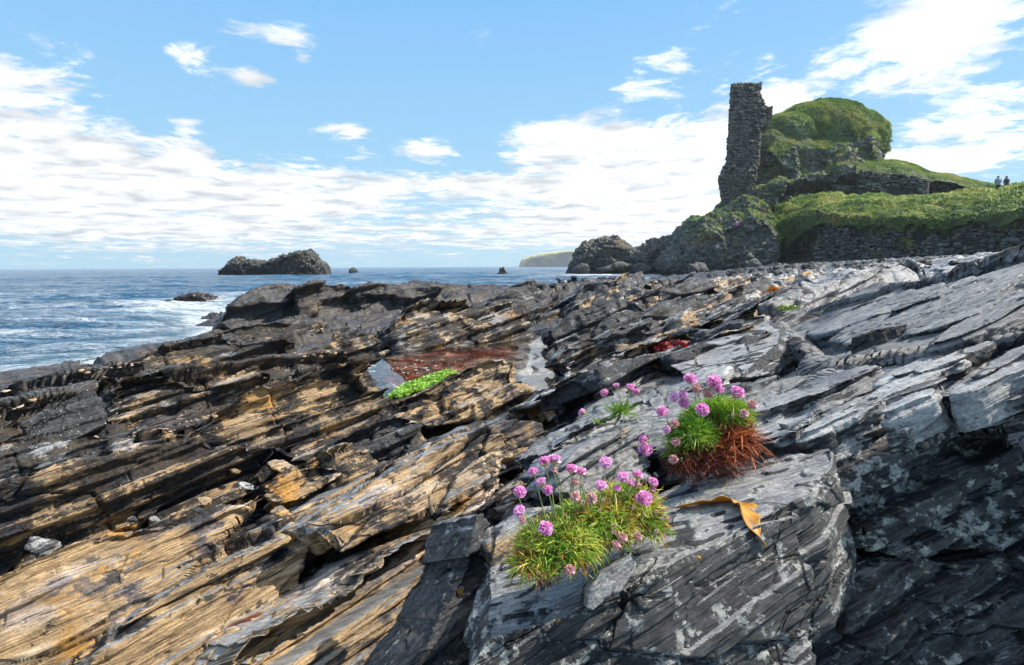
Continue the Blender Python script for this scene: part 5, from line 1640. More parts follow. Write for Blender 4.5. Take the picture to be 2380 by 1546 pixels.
def weed_heap(name, label, px, py, wpx, hpx, depth, n, mat, seed, group, blade=.09, width=.028):
    """a heap of crumpled weed blades in one tangle"""
    rg = np.random.default_rng(seed); V, F, T = [], [], []
    k = depth / FPX
    c = at(px, py, depth)
    for i in range(n):
        a = rg.random() * 6.28; rr = rg.random() ** .6
        b0 = c + np.array((math.cos(a) * rr * wpx * .5 * k, math.sin(a) * rr * wpx * .35 * k, rg.random() * hpx * .7 * k * (1 - rr * .6)))
        d = np.array((rg.normal(0, 1), rg.normal(0, 1), rg.normal(.1, .35))); d /= np.linalg.norm(d)
        s = np.cross(d, rg.normal(0, 1, 3)); s /= np.linalg.norm(s); h = np.cross(d, s)
        L = blade * (.6 + .8 * rg.random()); w = width * (.6 + .8 * rg.random()); ph = rg.random() * 6
        base = len(V)
        for q in range(7):
            t = q / 6; m_ = b0 + d * (t - .5) * L + h * math.sin(t * 5 + ph) * L * .14 - np.array((0, 0, 1)) * (t - .5) ** 2 * L * .7
            ww = w * (.25 + .75 * math.sin(math.pi * min(t * 1.1 + .08, 1))) * .5
            for e in (-1, 0, 1):
                V.append(m_ + s * e * ww + h * (abs(e) * ww * .35 * math.sin(t * 9 + ph + e)))
        for q in range(6):
            for e in (0, 1):
                x = base + q * 3 + e; F.append((x, x + 1, x + 4, x + 3))
        T += [min(1, max(0, rg.normal(.5, .25)))] * 21
    V = np.array(V)
    me = np_mesh(name, V, np.array(F), mat, dict(tint=np.array(T)), origin=c)
    o = link(name, me); o.location = c
    return tag(o, label, 'seaweed', group)


def build_weed():
    KELP = tint_mat("dry_kelp", [(0.09, 0.045, 0.008), (0.40, 0.185, 0.015), (0.54, 0.29, 0.035), (0.36, 0.25, 0.07)], .5, .3)
    RED = tint_mat("red_weed", [(0.03, 0.004, 0.006), (0.16, 0.010, 0.012), (0.30, 0.025, 0.02), (0.12, 0.012, 0.02)], .42, .2)
    ORANGE = tint_mat("orange_weed", [(0.20, 0.05, 0.01), (0.50, 0.18, 0.02), (0.62, 0.32, 0.03)], .4, .2)
    RUST = tint_mat("rust_weed", [(0.10, 0.02, 0.012), (0.30, 0.05, 0.02), (0.22, 0.07, 0.03)], .45, .1)
    GREEN = tint_mat("green_fronds", [(0.08, 0.12, 0.015), (0.20, 0.28, 0.04), (0.34, 0.40, 0.09)], .45, .2)
    # the yellow strap over the edge of the boulder
    pts = [(1564, 1189, 1.055), (1600, 1184, 1.045), (1650, 1174, 1.035), (1690, 1168, 1.02), (1722, 1172, 1.005), (1742, 1192, .99), (1748, 1220, .975), (1762, 1248, .965), (1776, 1270, .96)]
    # it lies on the boulder: find the stone under each point
    from mathutils.bvhtree import BVHTree
    bo = bpy.data.objects["lichen_boulder"]; off = Vector(bo.location)
    tree = BVHTree.FromPolygons([v.co + off for v in bo.data.vertices], [tuple(p.vertices) for p in bo.data.polygons])
    P = []
    for q in pts:
        h = tree.ray_cast(Vector(EYEV), Vector(ray(q[0], q[1])).normalized())
        if h[0] is not None and abs(h[3] / np.linalg.norm(ray(q[0], q[1])) - q[2]) < .25:
            P.append(np.array(h[0] + h[1] * .007))
        else:
            P.append(at(*q))
    ribbon("kelp_strap", "yellow brown strap of dried kelp drooping over the boulder edge", P, [.008, .022, .036, .044, .046, .042, .030, .020, .005], KELP, [.45, .45, .45, .4, .3, .25, .2, .3, .5], .07, seed=2, thick=.0014)
    W = "seaweed washed onto the rocks"
    for l, px, py, w, h, n, m, sd, bl, wd in (("glossy crimson seaweed heap above the wedge rock", 1566, 822, 92, 54, 150, RED, 1, .085, .034), ("orange weed strand on the end of the crimson heap", 1612, 803, 26, 8, 8, ORANGE, 2, .12, .03),
                                ("orange kelp lying in the gully among the tilted plates", 1752, 722, 44, 12, 14, ORANGE, 3, .22, .07), ("orange kelp tangle further up the gully", 1812, 675, 40, 12, 14, ORANGE, 4, .28, .09),
                                ("red weed scrap in the gully behind the wedge rock", 1700, 766, 40, 10, 12, RED, 5, .18, .06), ("dark red weed scrap beside the top of the wedge rock", 1812, 748, 36, 10, 12, RED, 6, .14, .05),
                                ("pale green weed patch in the gully below the wide slab", 1836, 716, 50, 8, 60, GREEN, 7, .08, .03), ("yellow green weed patch by the orange kelp tangle", 1830, 690, 40, 6, 40, GREEN, 8, .09, .035),
                                ("yellow green weed on the broken plates near the water", 1456, 700, 50, 6, 16, GREEN, 9, .24, .09), ("small red weed scraps under the grey tilted plate", 1665, 775, 60, 8, 12, RED, 10, .12, .04)):
        weed_heap("seaweed_heap", l, px, py, w, h, min(env_hit(px, py), 20) * .94, n, m, sd, W, bl, wd)
    d = env_hit(1520, 668) * .88
    P = [at(1516, 672, d), at(1518, 662, d), at(1520, 654, d), at(1523, 650, d)]
    ribbon("orange_frond", "upright bright orange frond stuck between the dark plates", P, [.05, .16, .14, .05], ORANGE, [0, .3, .5, .6], .1, seed=5)
    n = 12
    P = [at(2352, 868, 2.18), at(2338, 880, 2.13), at(2322, 890, 2.1), at(2308, 900, 2.07)]
    ribbon("red_weed_scrap", "ragged rust red weed scrap on the pale slab by the right edge", [q + np.array((0, 0, .012)) for q in P], [.008, .022, .045, .02], RUST, [0, .3, .2, .5], .35, seed=1)


# ---------------------------------------------------------------- loose stones
def build_stones():
    G = "loose stones in the gullies"
    L = [("orange brown stone wedged in the gully of the left slabs", 478, 1164, 46, 18, 1.0, .05), ("flat pale grey stone above the orange brown one", 575, 1130, 46, 14, .15, .05), ("dark blue stone at the foot of the cracked ledge", 308, 1210, 32, 20, 0, .5),
         ("oblong lichen spotted stone on the lower left ledge", 100, 1268, 88, 34, .25, .35), ("small green grey slate chip beside the dark blue stone", 358, 1206, 28, 10, .2, .2), ("rusty round stone next to the slate chip", 405, 1200, 28, 18, .8, .2),
         ("long purple flake leaning in the stone gully", 660, 1085, 80, 22, .45, .2), ("small red stone under the purple flake", 545, 1095, 30, 14, .6, .2), ("white pebble on the brown gully edge", 772, 1130, 18, 20, 1.0, 0),
         ("brown stone near the layered block", 738, 1115, 32, 16, .7, .3), ("dark slate piece between gully and ochre slab", 640, 1158, 60, 16, .4, .5), ("tan cobble lying on the wet gully floor", 655, 1190, 62, 18, .8, .1),
         ("pinkish stone on the pale caps at the left", 230, 1022, 40, 18, .7, .1), ("wet black stone by the gully mouth", 460, 1185, 30, 16, 0, .8), ("sandy cobble in the line of stones above the wet sand", 520, 1160, 26, 14, .9, .1),
         ("grey cobble under the dark square block", 800, 1095, 30, 14, .2, .2), ("brown wedge stone near the pool front block", 960, 985, 34, 14, .6, .3), ("small pale stone right of the pool front block", 1010, 985, 20, 14, .8, 0),
         ("pale upright stone among the tilted plates", 1562, 745, 18, 20, .1, .0), ("small dark stone standing in the white pool", 1222, 846, 24, 12, 0, .8), ("second dark stone in the white pool nearer its top", 1222, 815, 20, 8, 0, .8),
         ("salmon cobble beside the front of the wedge rock", 1868, 822, 46, 20, .9, .0), ("pale pink pebble at the corner of the wedge rock", 1898, 838, 26, 12, .9, .0), ("white shell fragment between the two cushions", 1524, 1104, 18, 14, .2, 0)]
    for i, (l, px, py, w, h, t, dk) in enumerate(L):
        d = min(env_hit(px, py), 20) * .985
        if 'white pool' in l: px, py, h = px + 22, py + 10, h * .8; d = on_plane(np.array([px]), np.array([py + 4]), np.array((0, 0, POOL_Z)), np.array((0, 0, 1.)))[0][1] / ray(px, py)[1]
        if 'shell' in l: d = 1.17
        k = d / FPX
        rg = np.random.default_rng(200 + i)
        sx, sz = w * k * .5, h * k * .5
        pts = rg.normal(0, 1, (14, 3)); pts /= np.linalg.norm(pts, axis=1, keepdims=True); pts *= np.array((sx, sx * .7, sz)) * (.85 + .3 * rg.random((14, 1)))
        th = R(-18 if w > 2 * h else 0)
        pts = pts @ np.array([[math.cos(th), 0, math.sin(th)], [0, 1, 0], [-math.sin(th), 0, math.cos(th)]]).T.T
        c = at(px, py, d)
        v, f = remesh([hull([tuple(q) for q in pts])], max(sx / 14, .0016))
        v = craggy(v, vnormals(v, f), sx * 1.4, i * 1.3, .5)
        m_ = len(v)
        me = np_mesh("stone", v, f, ROCK, dict(tan=np.full(m_, t), dark=np.full(m_, dk), lich=np.full(m_, .7 if 'lichen' in l else .05), pool=np.zeros(m_)))
        o = link("stone", me); o.location = c
        tag(o, l, 'stone', G)


def build_chips():
    """grit and small chips of slate caught in the gullies between the slabs"""
    rg = np.random.default_rng(61)
    p, n = SHORE_P, SHORE_N
    r = np.hypot(p[:, 0], p[:, 1]); sx = p[:, 0] / (p[:, 1] + 1e-6)
    ok = np.nonzero((r > 1.2) & (r < 11) & (sx < .22) & (sx > -.95) & (n[:, 2] > .55) & (p[:, 2] > .12))[0]
    for poly, lev, dep in POOLS:
        ok = ok[sdf_poly(p[ok, 0], p[ok, 1], poly) < -.12]
    w = sstep(fbm(p[ok] * 1.4, 3), -.05, .3) * r[ok] ** .6 + 1e-6
    k = rg.choice(ok, 5200, p=w / w.sum()); c = p[k]; N_ = len(k)
    g = hull([tuple(q) for q in (lambda a: a / np.linalg.norm(a, axis=1, keepdims=True))(rg.normal(0, 1, (11, 3)))])
    gv = np.array(g[0]); gf = np.array([f for f in g[1] if len(f) == 3])
    sz = .004 * r[k] ** .5 * (1 + 3.2 * rg.random(N_) ** 4)
    a = rg.random(N_) * 6.28; ca, sa = np.cos(a), np.sin(a)
    st = np.stack([sz * (1 + rg.random(N_)), sz, sz * (.35 + .4 * rg.random(N_))], -1)
    q = gv[None] * st[:, None] * (1 + rg.normal(0, .1, (N_, len(gv), 1)))
    V = np.stack([q[..., 0] * ca[:, None] - q[..., 1] * sa[:, None], q[..., 0] * sa[:, None] + q[..., 1] * ca[:, None], q[..., 2]], -1) + c[:, None]
    V = V + np.array((0, 0, 1.0)) * (sz * .25)[:, None, None]
    F = (np.arange(N_)[:, None, None] * len(gv) + gf[None]).reshape(-1, 3)
    m = tint_mat("slate_chips", [(0.03, 0.03, 0.032), (0.10, 0.09, 0.085), (0.20, 0.14, 0.085), (0.34, 0.25, 0.15), (0.45, 0.38, 0.30)], .75)
    tag(link("gravel", np_mesh("gravel", V.reshape(-1, 3), F, m, dict(tint=np.repeat(rg.random(N_), len(gv))), smooth=False)), "slate chips and grit in the gullies between the slabs", None, None, 'stuff')


# ---------------------------------------------------------------- thrift
FX = lambda X, Y: (1142.4 + X * .3695, 809.2 + Y * .3695)


def head_mesh(seed, mat, kind, spread=1.25):
    """one flower head of radius 1: ruffled petals, or a shut bud"""
    rg = np.random.default_rng(seed); V, F, T = [], [], []
    n = 74 if kind != 'bud' else 30
    for i in range(n):
        z = 1 - spread * (i + .5) / n; a = i * 2.39996 + rg.normal(0, .2)
        r_ = math.sqrt(max(0, 1 - z * z)); o = np.array((r_ * math.cos(a), r_ * math.sin(a), z))
        o = o + rg.normal(0, .16, 3); o /= np.linalg.norm(o)
        s = np.cross(o, rg.normal(0, 1, 3)); s /= np.linalg.norm(s); h = np.cross(o, s)
        ln = (.42 + .30 * rg.random()) if kind != 'bud' else .2; w = (.24 + .16 * rg.random()) if kind != 'bud' else .26
        b0 = o * (.52 if kind != 'bud' else .72)
        rows = [(0, .25, 0), (.55, 1.0, .05), (.85, 1.15, .18), (1.0, .75, .30)]
        base = len(V); bend = rg.normal(.35, .3)
        for t, ww, cu in rows:
            m_ = b0 + o * ln * t + h * bend * ln * t * t
            for e in (-1, 0, 1):
                notch = -.10 * ln if (t == 1.0 and e == 0) else 0
                V.append(m_ + s * e * w * ww + h * (-abs(e) * w * .35) + o * notch)
        for q in range(3):
            for e in (0, 1):
                x = base + q * 3 + e; F.append((x, x + 1, x + 4, x + 3))
        c = rg.random()
        T += [max(0, min(1, c * .6 + t * .4)) for t, _, _ in rows for e in range(3)]
    return np_mesh("flower", np.array(V), np.array(F), mat, dict(tint=np.array(T)))


def cone_mesh(name, mat, seed=0):
    """papery calyx below a head, radius 1"""
    V, F = [], []; m = 14
    prof = [(-1.25, .10), (-1.0, .22), (-.72, .52), (-.40, .78), (-.1, .80)]
    rg = np.random.default_rng(seed)
    for z, r_ in prof:
        for j in range(m):
            a = 2 * math.pi * j / m; q = r_ * (1 + .10 * math.cos(a * 7)) + rg.normal(0, .015)
            V.append((q * math.cos(a), q * math.sin(a), z + (.12 * (j % 2) if z > -.2 else 0)))
    for i in range(len(prof) - 1):
        for j in range(m):
            F.append((i * m + j, i * m + (j + 1) % m, (i + 1) * m + (j + 1) % m, (i + 1) * m + j))
    return np_mesh(name, np.array(V), np.array(F), mat)


def tube(name, pts, r0, r1, mat, parent, seg=6, origin=None):
    pts = np.array(pts, float); n = 14; u = np.linspace(0, 1, n); s = np.linspace(0, 1, len(pts))
    P = np.stack([np.interp(u, s, pts[:, k]) for k in range(3)], -1)
    for _ in range(3): P[1:-1] = (P[:-2] + 2 * P[1:-1] + P[2:]) / 4
    T = np.gradient(P, axis=0); T /= np.linalg.norm(T, axis=1, keepdims=True)
    A = np.cross(T, np.array((.3, 1.0, .1))); A /= np.linalg.norm(A, axis=1, keepdims=True); B = np.cross(T, A)
    rr = np.linspace(r0, r1, n)
    V = np.stack([P + (A * math.cos(2 * math.pi * j / seg) + B * math.sin(2 * math.pi * j / seg)) * rr[:, None] for j in range(seg)], 1).reshape(-1, 3)
    F = [(i * seg + j, i * seg + (j + 1) % seg, (i + 1) * seg + (j + 1) % seg, (i + 1) * seg + j) for i in range(n - 1) for j in range(seg)]
    o = link(name, np_mesh(name, V, np.array(F), mat, origin=origin), parent)
    return o


def leaf_mesh(name, blobs, n, ln, wd, mat, seed, origin, tint, up=.35, curl=.5):
    """a cushion of narrow curved leaves growing out of rounded mounds (centre, radii, share)"""
    rg = np.random.default_rng(seed); P, N = [], []
    for c, rad, sh in blobs:
        m = int(n * sh); d = rg.normal(0, 1, (m, 3)); d[:, 2] = np.abs(d[:, 2]) * 1.1 - .25; d /= np.linalg.norm(d, axis=1, keepdims=True)
        rad = np.array(rad); lump = 1 + .16 * fbm(d * 3 + seed, 3)
        P.append(np.array(c) + d * rad * (.80 + .16 * rg.random((m, 1))) * lump[:, None]); q = d / rad; N.append(q / np.linalg.norm(q, axis=1, keepdims=True))
    P, N = np.concatenate(P), np.concatenate(N); m = len(P)
    D = N * .75 + rg.normal(0, .55, (m, 3)) + np.array((0, 0, up)); D /= np.linalg.norm(D, axis=1, keepdims=True)
    S = np.cross(D, rg.normal(0, 1, (m, 3))); S /= np.linalg.norm(S, axis=1, keepdims=True)
    C = np.cross(D, S)
    L = ln * (.55 + .8 * rg.random(m)); W = wd * (.7 + .6 * rg.random(m)); K = curl * rg.normal(1, .5, m)
    V = []
    for t, w in ((0, .8), (.35, 1.0), (.7, .85), (1.0, .1)):
        q = P + D * (L * t)[:, None] + C * (L * K * t * t * .5)[:, None] + np.array((0, 0, -1)) * (L * .25 * t * t)[:, None]
        V += [q - S * (W * w * .5)[:, None], q + C * (W * .18)[:, None], q + S * (W * w * .5)[:, None]]
    V = np.stack(V, 1).reshape(-1, 3)
    i = np.arange(m)[:, None] * 12
    F = np.concatenate([i + np.array([[r_ * 3 + e, r_ * 3 + e + 1, r_ * 3 + e + 4, r_ * 3 + e + 3]]) for r_ in range(3) for e in (0, 1)])
    tt = np.clip(tint(P, rg), 0, 1)
    return np_mesh(name, V, F, mat, dict(tint=np.repeat(tt, 12)), origin=origin)


def plant(label, base, heads, mats, mound=None):
    root = bpy.data.objects.new("thrift_plant", None); scene.collection.objects.link(root); root.location = base
    tag(root, label, 'flower plant')
    base = np.array(base); rg = np.random.default_rng(int(abs(base[0]) * 1e4) % 9999)
    if mound is not None: mound(root, base)
    for X, Y, s, depth, foot, kind in heads:
        p = at(*FX(X, Y), depth); k = depth / FPX; rad = s * .3695 * k * .45
        f3 = at(*FX(*foot[:2]), foot[2])
        st_dir = p - f3; st_dir /= np.linalg.norm(st_dir)
        me = mats[{'open': rg.integers(0, 3), 'pale': 3, 'bud': 4, 'dull': 5}[kind] if kind != 'open' else int(rg.integers(0, 3))]
        fo = link("flower", me, root)
        tilt = st_dir * .8 + np.array((rg.normal(0, .25), -.15 + rg.normal(0, .2), .35)); tilt /= np.linalg.norm(tilt)
        qt = Vector(tilt).to_track_quat('Z', 'Y')
        sc = rad * (1.0 if kind != 'bud' else .9)
        ML = Matrix.Translation(Vector(p - base)) @ qt.to_matrix().to_4x4() @ Matrix.Diagonal((sc, sc, sc * .86, 1))
        fo.location = p - base; fo.rotation_mode = 'QUATERNION'; fo.rotation_quaternion = qt; fo.scale = (sc, sc, sc * .86)
        if kind == 'bud': fo['label'] = "unopened pale bud"
        if kind == 'dull': fo['label'] = "fading brownish flower head"
        ca = link("calyx", mats[6], fo)
        # stem in the head's own space
        bottom = p - tilt * rad * .95
        mid = f3 + (bottom - f3) * .55 + np.array((rg.normal(0, .004), rg.normal(0, .004), .25 * np.linalg.norm((bottom - f3)[:2]) + .001))
        q = np.stack([f3, mid, bottom]) - base
        # build in world size, then bring into the head's space
        st = tube("stem", q, .0011, .0009, mats[7], fo)
        st.matrix_parent_inverse = ML.inverted()
    return root


def build_thrift():
    pinks = [(0.58, 0.12, 0.44), (0.78, 0.26, 0.60), (0.88, 0.42, 0.72), (0.92, 0.62, 0.82)]
    M1 = tint_mat("pink_petals", pinks, .55, .35)
    M5 = tint_mat("rose_petals", [(0.50, 0.10, 0.40), (0.74, 0.27, 0.60), (0.90, 0.52, 0.78), (0.95, 0.74, 0.88)], .55, .35)
    M2 = tint_mat("mauve_petals", [(0.34, 0.09, 0.48), (0.55, 0.20, 0.62), (0.72, 0.36, 0.72), (0.82, 0.52, 0.80)], .55, .35)
    M3 = tint_mat("pale_buds", [(0.42, 0.26, 0.24), (0.62, 0.42, 0.38), (0.66, 0.52, 0.40), (0.72, 0.60, 0.52)], .6, .25)
    M4 = tint_mat("faded_petals", [(0.40, 0.16, 0.22), (0.62, 0.34, 0.40), (0.74, 0.46, 0.46), (0.55, 0.32, 0.18)], .6, .3)
    CAL = simple_mat("calyx_paper", (0.42, 0.26, 0.14), .6, .4, 300, col2=(0.26, 0.22, 0.07))
    STEM = simple_mat("flower_stem", (0.24, 0.27, 0.11), .5, .2, 60, col2=(0.16, 0.22, 0.07))
    LEAF = tint_mat("thrift_leaves", [(0.06, 0.15, 0.012), (0.16, 0.34, 0.028), (0.34, 0.50, 0.05), (0.54, 0.55, 0.09), (0.55, 0.33, 0.07), (0.45, 0.14, 0.03)], .45, .3)
    DEAD = tint_mat("dead_leaves", [(0.05, 0.010, 0.008), (0.16, 0.032, 0.014), (0.42, 0.10, 0.025), (0.58, 0.19, 0.06)], .6, .2)
    mats = [head_mesh(1, M1, 'open', 1.0), head_mesh(2, M1, 'open', 1.3), head_mesh(3, M5, 'open', .82), head_mesh(4, M4, 'pale'), head_mesh(5, M3, 'bud'), head_mesh(6, M4, 'dull'), cone_mesh("calyx", CAL), STEM]
    # ---- lower cushion
    rg = np.random.default_rng(5)
    dl = lambda X: np.interp(X, [100, 1100], [.915, 1.075])
    H = []
    for X, Y, s, k in ((178, 908, 80, 'open'), (176, 1030, 85, 'open'), (265, 780, 68, 'open'), (312, 845, 72, 'open'), (355, 895, 68, 'open'), (330, 715, 78, 'open'), (395, 705, 84, 'open'), (396, 768, 44, 'dull'), (503, 762, 70, 'open'), (563, 778, 62, 'open'), (524, 845, 52, 'pale'), (573, 860, 36, 'bud'),
                       (715, 725, 88, 'open'), (685, 870, 82, 'open'), (527, 935, 68, 'pale'), (630, 945, 72, 'pale'), (703, 957, 36, 'bud'), (826, 815, 80, 'open'), (918, 800, 68, 'open'), (872, 850, 56, 'open'), (915, 860, 50, 'pale'), (790, 885, 54, 'open'), (1016, 845, 70, 'open'), (1015, 890, 42, 'dull'),
                       (957, 945, 102, 'open'), (340, 1135, 92, 'open'), (893, 1003, 34, 'bud'), (823, 1190, 66, 'pale'), (920, 1185, 56, 'pale'), (783, 1237, 60, 'pale'), (905, 1230, 40, 'bud'), (1037, 1152, 40, 'bud'), (770, 1157, 42, 'bud'), (1075, 1075, 34, 'bud'), (1080, 1020, 36, 'bud'), (1040, 1030, 36, 'bud'), (960, 1050, 27, 'bud'), (493, 1395, 66, 'pale'), (190, 1080, 46, 'dull'), (780, 1115, 30, 'bud'), (680, 1020, 30, 'bud'), (575, 972, 42, 'bud')):
        fx = X + (600 - X) * .28; topY = np.interp(fx, [200, 450, 800, 1050], [1230, 1010, 930, 1020])
        fy = max(Y + 60 + 50 * rg.random(), topY + 40 + 60 * rg.random()) if Y < 1100 else Y + 70
        dd = dl(X) - (.085 if Y > 1050 else .06 if Y > 900 else .02)
        H.append((X, Y, s, dd, (fx, fy, dl(fx) - (.02 if Y > 1100 else 0)), k))
    bl = []
    for X, Y, rx, ry, rz, dd, sh in ((420, 1250, 250, 190, 150, .93, .34), (640, 1130, 250, 200, 170, .985, .30), (850, 1030, 200, 170, 165, 1.03, .20), (960, 1110, 120, 130, 115, 1.02, .09), (260, 1360, 120, 120, 90, .905, .07)):
        c = at(*FX(X, Y), dd + .03); k = dd / FPX * .3695
        bl.append((c, (rx * k, ry * k, rz * k), sh))
    b0 = at(*FX(600, 1290), .97)
    def lower(root, base):
        def tint(P, r_):
            t = .40 + .55 * fbm(P * 22, 3) + r_.normal(0, .13, len(P)); old = fbm(P * 13 + 4, 3) > .12
            return np.where(old & (r_.random(len(P)) < .55), .62 + .3 * r_.random(len(P)), t)
        link("leaf_cushion", leaf_mesh("leaf_cushion", bl, 9500, .019, .0019, LEAF, 3, base, tint, .3, 1.5), root)
        dk = [(c, np.array(r_) * .82, s) for c, r_, s in bl]
        o = link("dead_leaf_litter", leaf_mesh("dead_leaf_litter", dk, 2600, .026, .0026, DEAD, 8, base, lambda P, r_: .3 + .4 * r_.random(len(P)), .0, .8), root); o['label'] = "rusty dead leaves deep inside the cushion"
    plant("lower green and yellow thrift cushion crowded with pink flowers", b0, H, mats, lower)
    # ---- upper cushion
    H = []
    for X, Y, s, k, fx, fy in ((1248, 195, 82, 'open', 1285, 340), (1293, 258, 66, 'pale', 1325, 380), (1400, 215, 96, 'open', 1405, 380), (1432, 262, 58, 'open', 1425, 390), (1365, 285, 72, 'pale', 1390, 395), (1208, 297, 66, 'open', 1260, 395), (1150, 313, 66, 'open', 1235, 430), (1210, 350, 66, 'open', 1265, 430), (1325, 388, 86, 'open', 1350, 470),
                               (1545, 280, 92, 'open', 1530, 400), (1640, 357, 66, 'pale', 1590, 440), (1588, 412, 60, 'pale', 1575, 470), (1072, 400, 70, 'open', 1110, 480), (1150, 475, 60, 'dull', 1230, 520), (1108, 512, 50, 'open', 1170, 540), (955, 577, 62, 'open', 1140, 670), (968, 638, 86, 'open', 1140, 720), (1160, 590, 56, 'dull', 1200, 640), (1145, 700, 56, 'dull', 1170, 660), (1520, 420, 28, 'bud', 1515, 450)):
        H.append((X, Y, s, 1.31 if Y < 360 else 1.27 if Y < 500 else 1.26, (fx, fy, 1.37 if fy < 500 else 1.31), k))
    b1 = at(*FX(1400, 720), 1.30)
    kk = 1.33 / FPX * .3695
    def mound(lst):
        out = []
        for X, Y, rx, ry, rz, dd, sh in lst:
            out.append((at(*FX(X, Y), dd), (rx * kk, ry * kk, rz * kk), sh))
        return out
    def upper(root, base):
        g = mound([(1450, 435, 160, 110, 95, 1.36, .46), (1265, 555, 115, 95, 85, 1.315, .32), (1330, 450, 110, 90, 70, 1.37, .14), (1190, 650, 60, 60, 50, 1.31, .08)])
        link("leaf_cushion", leaf_mesh("leaf_cushion", g, 4200, .030, .0019, LEAF, 13, base, lambda P, r_: .26 + .35 * fbm(P * 20, 2) + r_.normal(0, .09, len(P)), .5), root)
        d1 = mound([(1510, 590, 115, 90, 105, 1.335, .62), (1440, 650, 105, 80, 90, 1.32, .38)])
        o = link("dead_leaves", leaf_mesh("dead_leaves", d1, 2000, .028, .0025, DEAD, 14, base, lambda P, r_: .56 + .25 * r_.normal(0, 1, len(P)), .1, 2.4), root); o['label'] = "rust red tangle of dead curled leaves"
        d2 = mound([(1340, 725, 160, 90, 80, 1.30, .7), (1230, 720, 90, 70, 65, 1.29, .3)])
        o = link("withered_roots", leaf_mesh("withered_roots", d2, 1200, .030, .0024, DEAD, 15, base, lambda P, r_: .18 + .16 * r_.normal(0, 1, len(P)), -.1, 1.2), root); o['label'] = "dark maroon withered leaves hanging under the cushion"
    plant("upper thrift cushion with green leaves above rust red dead leaves", b1, H, mats, upper)
    # ---- small clump and single flower
    H = [(X, Y, s, 1.78, (fx, fy, 1.78), 'open') for X, Y, s, fx, fy in ((710, 282, 54, 795, 402), (785, 237, 42, 832, 385), (872, 250, 60, 862, 372), (912, 275, 48, 955, 330))]
    b2 = at(*FX(810, 405), 1.78)
    def small(root, base):
        k3 = 1.78 / FPX * .3695
        link("leaf_tuft", leaf_mesh("leaf_tuft", [(at(*FX(810, 408), 1.79), (50 * k3, 40 * k3, 22 * k3), 1.0)], 140, .05, .0022, LEAF, 23, base, lambda P, r_: .2 + .1 * r_.normal(0, 1, len(P)), .6), root)
    plant("small thrift clump of four pink flowers above the thin plank", b2, H, mats, small)
    b3 = at(*FX(665, 470), 1.7)
    def tiny(root, base):
        k3 = 1.7 / FPX * .3695
        link("leaf_tuft", leaf_mesh("leaf_tuft", [(at(*FX(668, 474), 1.71), (18 * k3, 18 * k3, 10 * k3), 1.0)], 24, .025, .002, LEAF, 33, base, lambda P, r_: .2 + .1 * r_.normal(0, 1, len(P)), .6), root)
    plant("lone pink thrift flower on a bent stem left of the clump", b3, [(570, 405, 50, 1.7, (662, 468, 1.7), 'open')], mats, tiny)
    # pink thrift far off on the bank
    PK = tint_mat("far_pink", [(0.34, 0.14, 0.36), (0.55, 0.26, 0.52), (0.66, 0.36, 0.60)], .6)
    for i, (l, px, py, w, h, d) in enumerate((("pink flower clump hanging in the bank grass near the two walkers", 2313, 501, 26, 14, 47.6), ("small mauve flower clump at the top edge of the retaining wall", 2102, 533, 10, 14, 56), ("faint mauve flower clump low on the retaining wall", 2170, 566, 20, 10, 53), ("tiny mauve flower on the outcrop grass", 1710, 522, 8, 7, 69))):
        rg = np.random.default_rng(i); k = d / FPX; n = 160
        c = at(px, py, d); q = c + rg.normal(0, .33, (n, 3)) * np.array((w * k, .25, h * k)) - np.array((0, .25, 0))
        a = rg.normal(0, .05, (n, 4, 3)); V = (q[:, None] + a).reshape(-1, 3)
        o = link("flower_clump", np_mesh("flower_clump", V, np.arange(n * 4).reshape(n, 4), PK, dict(tint=np.repeat(rg.random(n), 4)), origin=c)); o.location = c
        tag(o, l, 'flower clump', "flowers on the bank and outcrop")


